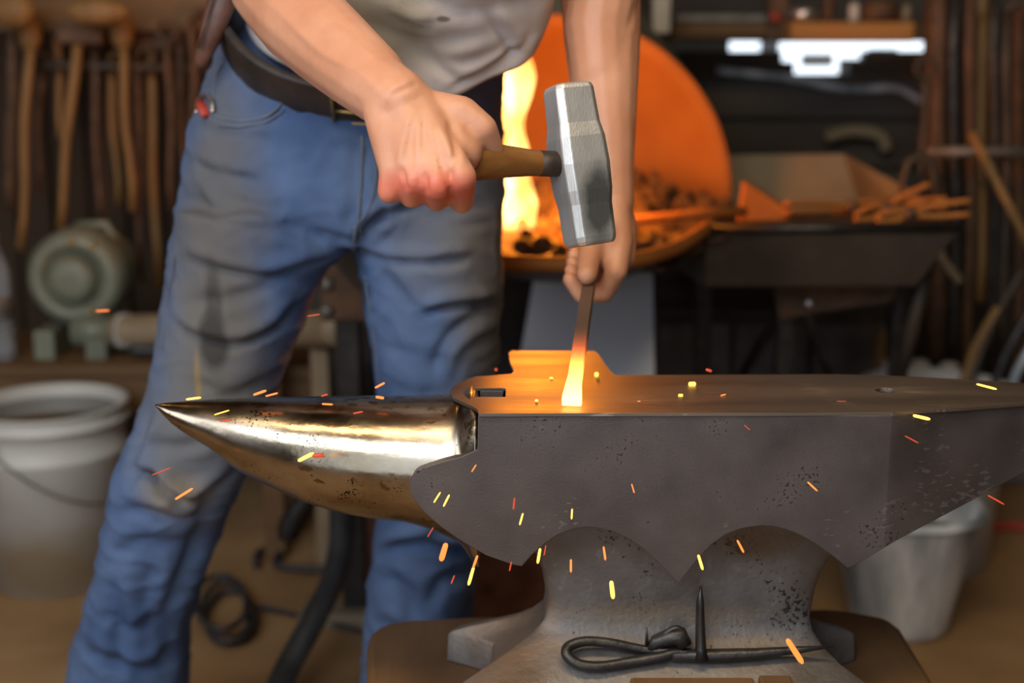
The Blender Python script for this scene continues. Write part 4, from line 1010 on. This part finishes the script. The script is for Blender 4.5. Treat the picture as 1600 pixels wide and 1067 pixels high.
# stuff seen between and below the legs
CO = empty('cable_coil', PZ(350, 965, .01)); 
b = bmesh.new(); pp = []
for k in range(100):
    t = 2 * math.pi * k / 32; cx_ = 352 + 38 * math.cos(t) + 8 * math.sin(t * .3); cy_ = 960 + 42 * math.sin(t) + 8 * math.sin(t * .31)
    q = PZ(cx_, cy_, .012); q.z = .012 + .0002 * k; pp.append(q)
tube(b, pp, .006, 8); put('coil', b, 'rubber', CO); tag(CO, 'loose coil of thin dark cable on the dirt floor', 'cable')
b = bmesh.new(); tube(b, smoothcurve([PZ(385, 945, .012), PZ(440, 955, .012), PZ(520, 975, .012), PZ(560, 985, .012)], 6), .005, 8); put('tail', b, 'rubber', CO)
bar_obj('black_hose', smoothcurve([P(497, 1090, 1.95) + V((-.08, -.1, -.02)), P(445, 1052, 2.0), P(492, 965, 2.08), P(520, 905, 2.15), P(532, 850, 2.2), P(533, 790, 2.25), P(533, 740, 2.3)], 8), .022, 'rubber', 'thick black hose curving from floor up behind the horn', 'hose')
bar_obj('bent_pipe', smoothcurve([P(530, 700, 2.3), P(490, 765, 2.3), P(455, 815, 2.3), P(450, 840, 2.3)], 5), .020, 'black_iron', 'short dark pipe angled down left of the black hose', 'pipe')
bar_obj('rusty_cable', smoothcurve([PZ(400, 882, .015), PZ(405, 862, .015), PZ(440, 858, .015), PZ(430, 880, .015), PZ(470, 888, .015), PZ(560, 888, .015)], 6), .008, 'rubber', 'kinked dark cable on the floor beyond the coil', 'cable')
b = bmesh.new(); a = P(548, 830, 2.6); box(b, (a.x - .01, 2.6, 0), (a.x + .12, 2.62, a.z + .2)); tag(put('rust_board', b, 'leather', smooth=False), 'reddish brown board standing behind the right leg', 'board')
for (x, Yy, w_, m, lab) in ((420, 2.70, .022, 'bench_wood', 'brown timber prop seen between the thighs'), (500, 2.62, .018, 'pipe_tan', 'tan upright under the air pipe between the legs')):
    p = P(x, 600, Yy); b = bmesh.new(); box(b, (p.x - w_, Yy, 0), (p.x + w_, Yy + .04, P(0, 545, Yy).z)); tag(put('prop_post', b, m, smooth=False, bevel=.003), lab, 'post')
b = bmesh.new(); a = PZ(560, 985, .0); c_ = PZ(470, 975, 0); box(b, (c_.x, a.y, 0.001), (a.x + .12, a.y + .07, .03)); tag(put('floor_batten', b, 'pan_tan', smooth=False, bevel=.004), 'pale short batten lying on the floor by the right leg', 'batten')
b = bmesh.new(); a = P(760, 870, 2.0); box(b, (P(738, 880, 2.05).x, 2.05, 0), (P(880, 880, 2.05).x, 2.07, P(0, 800, 2.05).z)); tag(put('rust_sheet', b, 'leather', smooth=False), 'dark rust-red sheet standing behind the anvil waist', 'sheet')

# left rack of hanging tools
bar_obj('tool_rail', [P(-60, 98, 3.30), P(330, 108, 3.30)], .010, 'dark_iron', 'dark iron rail holding the hanging tools on the left', 'rail')
def hang(x0_, y0_, x1_, y1_, r, m, head, label, Y=3.15, group='long tools hanging on the left rail'):
    t = empty('hanging_tool', P(x0_, y0_, Y)); tag(t, label, 'tool', group)
    b = bmesh.new(); a, e_ = P(x0_, y0_, Y), P(x1_, y1_, Y); pp = [a.lerp(e_, k / 6) + V((.004 * math.sin(k * 1.3 + x0_), 0, 0)) for k in range(7)]
    tube(b, pp, [r * (1 + .12 * math.sin(k)) for k in range(7)], 10); put('shaft', b, m, t)
    b = bmesh.new()
    if head == 'hammer':
        hx = P(x0_ + 6, y0_ - 6, Y); box(b, (hx.x - .055, Y - .02, hx.z - .02), (hx.x + .055, Y + .02, hx.z + .025)); put('head', b, 'rusty', t, smooth=False, bevel=.008)
    elif head == 'ball':
        ellipsoid(b, P(x0_, y0_ - 22, Y), (.028, .024, .042)); put('head', b, m, t)
    elif head == 'hook':
        q = a; tube(b, [q + V((.022 * (1 - math.cos(k_ * .5)), 0, .022 * math.sin(k_ * .5))) for k_ in range(8)], r * .8, 8); put('hook', b, m, t)
    elif head == 'ring':
        tube(b, [a + V((.022 * math.cos(k_), 0, .02 + .022 * math.sin(k_))) for k_ in [2 * math.pi * j / 16 for j in range(17)]], r * .6, 8); put('ring', b, m, t)
HT = [(46, 75, 32, 390, .011, 'handle_wood', 'ball', 'wooden shaft with rounded pale knob hanging nearest the left edge'),
 (18, 40, 15, 330, .014, 'rusty', None, 'thick reddish bar hanging at the extreme left edge'),
 (86, 20, 96, 215, .009, 'handle_wood', 'hook', 'thin wooden shaft crossing behind the bright slanted handle'),
 (120, 62, 92, 358, .0115, 'handle_wood', 'hammer', 'bright slanted hammer handle above the blower with head on top'),
 (145, 75, 156, 350, .009, 'rusty', 'ring', 'dull straight rod hanging just right of the slanted handle'),
 (171, 96, 185, 318, .009, 'handle_wood', 'hook', 'short tapering wooden shaft in the middle of the rack'),
 (190, 72, 206, 330, .010, 'handle_wood', 'ball', 'orange-brown wooden handle with small round knob at its top'),
 (213, 90, 220, 440, .008, 'rusty', 'hook', 'thin dark rod between two wooden handles, reaching low'),
 (233, 72, 246, 448, .0115, 'handle_wood', 'hammer', 'longest pale wooden handle, reaching down behind the blower pipe'),
 (262, 60, 268, 330, .008, 'rusty', 'ring', 'thin dark rod hanging next to the jeans'),
 (278, 45, 290, 345, .010, 'rusty', None, 'dark bar partly hidden by the jeans pocket'),
 (64, 110, 58, 300, .008, 'rusty', 'ring', 'short dark rod right of the knobbed shaft'),
 (300, 30, 303, 240, .009, 'rusty', 'hook', 'dark hooked rod directly behind the leather sheath')]
for i, h in enumerate(HT): hang(*h, Y=3.24 + .06 * (i % 3))
b = bmesh.new(); a = P(-40, 0, 3.3); e_ = P(330, -60, 3.3); box(b, (a.x, 3.28, P(0, 48, 3.3).z), (e_.x, 3.30, a.z + .5)); tag(put('back_board', b, 'bench_wood', smooth=False), 'brown board behind the heads of the hanging tools', 'board')
for (x, y, rx, rz, lab) in ((150, 18, .075, .03, 'curved pale piece of wood on top of the rack'), (20, 15, .05, .04, 'brown wooden mallet head at the top left corner')):
    b = bmesh.new(); ellipsoid(b, P(x, y, 3.12), (rx, .03, rz)); tag(put('wood_piece', b, 'handle_wood'), lab, 'wood')

# right rack
bar_obj('tool_rail', [P(1448, 237, 2.95), P(1650, 237, 2.95)], .012, 'dark_can', 'grey pipe rail in front of the tools at the right', 'rail')
RT_ = [(1465, -40, 1462, 560, .030, 'rusty', None, 'stout brown timber post at the right end of the forge', 3.1),
 (1492, -30, 1490, 590, .016, 'black_iron', None, 'black bar standing just right of the timber post', 3.05),
 (1445, 120, 1440, 330, .009, 'dark_iron', 'ring', 'thin rod with ring hanging left of the timber post', 3.0),
 (1518, -20, 1512, 590, .012, 'rusty', None, 'rusty bar standing in the right rack behind the diagonal rod', 3.05),
 (1535, 30, 1532, 470, .014, 'handle_wood', 'ball', 'wooden shaft with pale knob in the right rack', 3.1),
 (1556, -30, 1550, 600, .011, 'black_iron', None, 'black rod in the middle of the right rack', 3.0),
 (1575, 20, 1566, 560, .012, 'dark_iron', 'hook', 'dark hooked rod in the right rack', 3.0),
 (1592, -30, 1590, 600, .013, 'rusty', None, 'rusty rod at the extreme right edge', 3.1)]
for x0_, y0_, x1_, y1_, r, m, hd_, lab, Y in RT_: hang(x0_, y0_, x1_, y1_, r, m, hd_, lab, Y, 'bars and shafts in the right rack')
bar_obj('diagonal_rod', [P(1518, 208, 2.8), P(1560, 290, 2.75), P(1615, 395, 2.7)], .010, 'handle_wood', 'slanted brown rod crossing in front of the right rack', 'rod')
for i, (x0_, y0_, x1_, y1_, m, lab) in enumerate(((1600, 420, 1510, 610, 'dark_iron', 'uppermost slanting flat bar in the lower right stack'), (1620, 470, 1540, 640, 'black_iron', 'black slanting bar below the uppermost in the lower right stack'), (1625, 520, 1565, 660, 'galv', 'grey slanting pipe lowest in the right stack'),
        (1560, 480, 1500, 620, 'handle_wood', 'curved pale wooden handle leaning among the dark bars'), (1462, 380, 1500, 440, 'pan_tan', 'short pale stick jutting out by the forge end'))):
    bar_obj('leaning_bar', smoothcurve([P(x0_, y0_, 2.75), P((x0_ + x1_) / 2 - 8, (y0_ + y1_) / 2 - 4, 2.75), P(x1_, y1_, 2.75)], 4), .010, m, lab, 'bar')
b = bmesh.new(); tube(b, [P(1414, 350, 2.7), P(1412, 280, 2.7), P(1420, 252, 2.7), P(1435, 244, 2.7), P(1452, 252, 2.7), P(1460, 280, 2.7), P(1460, 350, 2.7)], .009, 10); tag(put('iron_hoop', b, 'dark_iron'), 'upright dark iron hoop behind the forge end', 'hoop')
for x, h, m, lab in ((1388, 30, 'white_plastic', 'small white tub, leftmost behind the anvil heel'), (1412, 34, 'handle_wood', 'wooden stub standing between two white tubs'), (1436, 30, 'white_plastic', 'small white tub in the middle behind the heel'), (1482, 26, 'white_plastic', 'dull white tub nearest the right rack'), (1372, 78, 'handle_wood', 'upright wooden handle behind the tubs')):
    p = P(x, 595, 3.0); b = bmesh.new(); r = (.021 if m == 'white_plastic' else .014); hh = h / 700; lathe(b, p, [(r * .9, 0), (r, .005), (r, hh), (r * .7, hh + .006)], 20); tag(put('small_tub' if m == 'white_plastic' else 'wooden_stub', b, m), lab, 'tub' if m == 'white_plastic' else 'wood')
b = bmesh.new(); p = P(1350, 600, 3.0); q = P(1530, 600, 3.0); box(b, (p.x, 2.92, 0), (q.x, 3.1, p.z + .002)); tag(put('low_crate', b, 'bench_wood', smooth=False, bevel=.01), 'dark wooden crate carrying the small tubs', 'crate')

# shelf at the top right
def slab(name, x0_, y0_, x1_, y1_, Y, dep, m, lab, cat):
    a, e_ = P(x0_, y1_, Y), P(x1_, y0_, Y); b = bmesh.new(); box(b, (a.x, Y, a.z), (e_.x, Y + dep, e_.z)); o = put(name, b, m, smooth=False, bevel=.004); tag(o, lab, cat); return o
slab('shelf_board', 1050, 36, 1215, 60, 3.35, .20, 'bench_wood', 'dark brown shelf board above the daylight gap', 'shelf')
slab('shelf_board', 1236, 34, 1430, 66, 3.25, .22, 'plank', 'thick orange-brown plank above the daylight gap', 'plank')
slab('shelf_board', 1430, 34, 1472, 64, 3.3, .20, 'bench_wood', 'short grey-brown board end right of the orange plank', 'shelf')
slab('shelf_post', 1200, -60, 1236, 62, 3.33, .05, 'rusty', 'rust-brown upright between the two shelf boards', 'post')
slab('beige_post', 1020, -60, 1050, 52, 3.2, .05, 'beige', 'beige painted upright beside the grey flue', 'post')
slab('light_strip', 1055, 22, 1205, 35, 3.37, .12, 'dark_can', 'pale metal strip lying on the dark shelf board', 'strip')
for i, (x, y, rx, rz, m, lab) in enumerate(((1258, 18, .038, .018, 'steel', 'bright metal tool head on the plank'), (1298, 12, .015, .035, 'rusty', 'upright rusty can on the plank'), (1338, 16, .013, .022, 'white_plastic', 'small pale knob on the plank'),
        (1378, 16, .045, .026, 'rusty', 'brown lump of iron on the plank'), (1400, 2, .018, .012, 'red', 'red cap at the top of the shelf'), (1215, 2, .012, .012, 'red', 'small red knob beside the rusty upright'), (1420, 18, .012, .020, 'pan_tan', 'small tan pot at the plank end'))):
    p = P(x, y, 3.28); zz = P(x, 33.8, 3.28).z
    b = bmesh.new(); lathe(b, (p.x, 3.30, zz), [(rx * .75, 0), (rx, .006), (rx, rz * 1.6), (rx * .6, rz * 2)], 20)
    tag(put('shelf_clutter', b, m), lab, 'clutter')
bar_obj('wall_pipe', smoothcurve([P(1120, 110, YB - .06), P(1230, 122, YB - .06), P(1320, 140, YB - .06), P(1400, 138, YB - .06), P(1440, 160, YB - .06)], 4), .010, 'galv', 'thin grey pipe running along the back wall under the daylight gap', 'pipe')
bar_obj('bent_rod', smoothcurve([P(1290, 215, YB - .08), P(1330, 205, YB - .08), P(1375, 212, YB - .08), P(1385, 235, YB - .08)], 4), .018, 'pan_tan', 'curved brownish strap hanging on the boards of the back wall', 'strap')

# ------------------------------------------------------------------ sparks
SPK = [  # ends in the picture, thickness px, colour, distance, label
 (697, 849, 689, 876, 9, 'o', 1.16, 'thick orange-red spark just below the root of the horn'),
 (746, 868, 739, 888, 4, 'o', 1.16, 'thin upper orange spark of a pair under the anvil body left'),
 (740, 886, 732, 914, 5, 'y', 1.16, 'long yellow spark below the pair left of the waist'),
 (466, 720, 490, 708, 6, 'y', 1.17, 'bright yellow spark in front of the middle of the horn'),
 (488, 712, 506, 711, 8, 'r', 1.17, 'dull red spark touching the yellow one at the horn'),
 (274, 780, 301, 763, 4, 'o', 1.2, 'orange slanted spark in front of the left knee'),
 (238, 742, 266, 731, 2, 'r', 1.2, 'faint thin spark left of the knee'),
 (291, 624, 314, 621, 3.5, 'y', 1.22, 'yellow spark resting above the tip of the horn'),
 (335, 648, 358, 641, 2, 'y', 1.18, 'thin yellow spark in front of the horn near its tip'),
 (344, 658, 362, 655, 3, 'r', 1.18, 'reddish spark just under the thin yellow one near the horn tip'),
 (396, 617, 416, 610, 4, 'o', 1.25, 'left one of two salmon sparks above the horn'),
 (415, 619, 434, 614, 3, 'o', 1.25, 'right one of two salmon sparks above the horn'),
 (503, 631, 520, 632, 3, 'o', 1.20, 'small crossed-looking spark on top of the horn'),
 (502, 619, 512, 616, 3, 'r', 1.25, 'tiny red spark at the upper edge of the horn middle'),
 (552, 646, 567, 643, 3, 'r', 1.19, 'short red spark on the gold band of the horn'),
 (586, 606, 601, 598, 3.5, 'o', 1.25, 'orange spark over the right leg above the horn'),
 (587, 620, 600, 622, 4.5, 'o', 1.22, 'plump orange spark at the horn upper edge by the right leg'),
 (480, 494, 500, 491, 2, 'r', 1.3, 'thin spark flying between the thighs'),
 (737, 737, 744, 726, 2, 'o', 1.17, 'thin orange spark beside the body corner under the horn step'),
 (678, 785, 688, 769, 2.4, 'y', 1.17, 'left one of two parallel yellow sparks at the horn root'),
 (693, 791, 702, 773, 3, 'y', 1.17, 'right one of two parallel yellow sparks at the horn root'),
 (677, 824, 668, 839, 2, 'r', 1.17, 'faint red spark under the lower edge of the horn root'),
 (804, 778, 802, 796, 3, 'r', 1.17, 'dim red spark on the left of the anvil side'),
 (817, 802, 812, 820, 3, 'y', 1.17, 'yellow spark above the left point of the anvil body'),
 (894, 795, 893, 811, 2.6, 'y', 1.17, 'upright yellow spark above the first arch'),
 (987, 756, 991, 770, 2, 'o', 1.17, 'thin orange spark on the middle of the anvil side'),
 (844, 857, 840, 880, 4.5, 'y', 1.17, 'bright yellow spark at the left end of the first arch'),
 (853, 852, 850, 868, 2, 'r', 1.17, 'dim red spark beside the yellow one at the first arch'),
 (892, 874, 892, 894, 3.5, 'o', 1.17, 'orange upright spark inside the first arch, left'),
 (943, 854, 946, 875, 3.5, 'o', 1.17, 'orange upright spark inside the first arch, right'),
 (955, 908, 958, 935, 7, 'y', 1.16, 'thick yellow spark on the waist below the first arch'),
 (1091, 867, 1098, 890, 4.5, 'y', 1.17, 'yellow spark at the point between the two arches'),
 (1152, 844, 1162, 863, 3.5, 'o', 1.17, 'orange spark at the left of the second arch'),
 (1230, 999, 1254, 1036, 9, 'o', 1.12, 'largest orange spark, in front of the iron tool'),
 (1262, 753, 1277, 767, 2.8, 'o', 1.17, 'orange spark on the anvil side above the second arch'),
 (1163, 664, 1172, 672, 1.6, 'r', 1.18, 'hair-thin spark just under the face edge at the centre'),
 (1427, 649, 1453, 655, 5, 'y', 1.19, 'bright yellow spark just under the face edge at the heel'),
 (1526, 600, 1557, 608, 3.5, 'y', 1.2, 'yellow spark above the tapering heel at the far right'),
 (1414, 681, 1435, 692, 2, 'r', 1.18, 'thin red spark on the heel side below the yellow one'),
 (1307, 628, 1323, 628, 3.5, 'r', 1.24, 'short red spark on the face left of the round hole'),
 (1544, 774, 1569, 788, 2.6, 'r', 1.2, 'thin orange spark in front of the white bucket at the right'),
 (1103, 577, 1112, 580, 4.5, 'r', 1.3, 'red spark floating above the far edge of the face'),
 (1076, 600, 1087, 600, 7, 'y', 1.3, 'bright yellow blob over the face right of the bar'),
 (1060, 618, 1067, 618, 5.5, 'y', 1.26, 'small yellow dot on the face right of the bar'),
 (929, 585, 935, 585, 7, 'y', 1.34, 'round yellow spark right beside the hot bar'),
 (859, 591, 864, 591, 4, 'y', 1.33, 'tiny yellow dot on the face left of the bar'),
 (836, 626, 841, 626, 4, 'y', 1.24, 'tiny yellow dot near the face edge left of the bar'),
 (1142, 636, 1157, 636, 3.5, 'y', 1.225, 'flat yellow spark lying near the front face edge'),
 (1158, 638, 1166, 637, 3.5, 'o', 1.225, 'short orange spark next to the flat yellow one on the face'),
 (1126, 618, 1134, 616, 2, 'o', 1.26, 'thin orange fleck on the face behind the flat sparks'),
 (996, 628, 1001, 628, 4, 'o', 1.24, 'dull orange dot on the face between bar and flat sparks'),
 (773, 578, 777, 577, 5, 'r', 1.4, 'red speck floating above the square hole'),
 (710, 899, 705, 912, 2.5, 'r', 1.17, 'faint red spark in front of the right shin'),
 (799, 878, 796, 892, 2.5, 'r', 1.17, 'dim red spark left of the waist below the body point'),
 (150, 486, 171, 485, 2.2, 'o', 1.6, 'thin spark in front of the blower')]
for x0_, y0_, x1_, y1_, th, c_, Y, lab in SPK:
    a, e_ = P(x0_, y0_, Y), P(x1_, y1_, Y)
    r = th / 2 / scale_at(a); b = bmesh.new(); pp = [a.lerp(e_, t) for t in (0, .08, .3, .6, .88, 1)]
    tube(b, pp, [r * .55, r * .9, r * .95, r, r * .95, r * .5], 8)
    tag(put('spark', b, {'y': 'spark_yellow', 'o': 'spark_orange', 'r': 'spark_red'}[c_]), lab, 'spark', 'flying sparks')
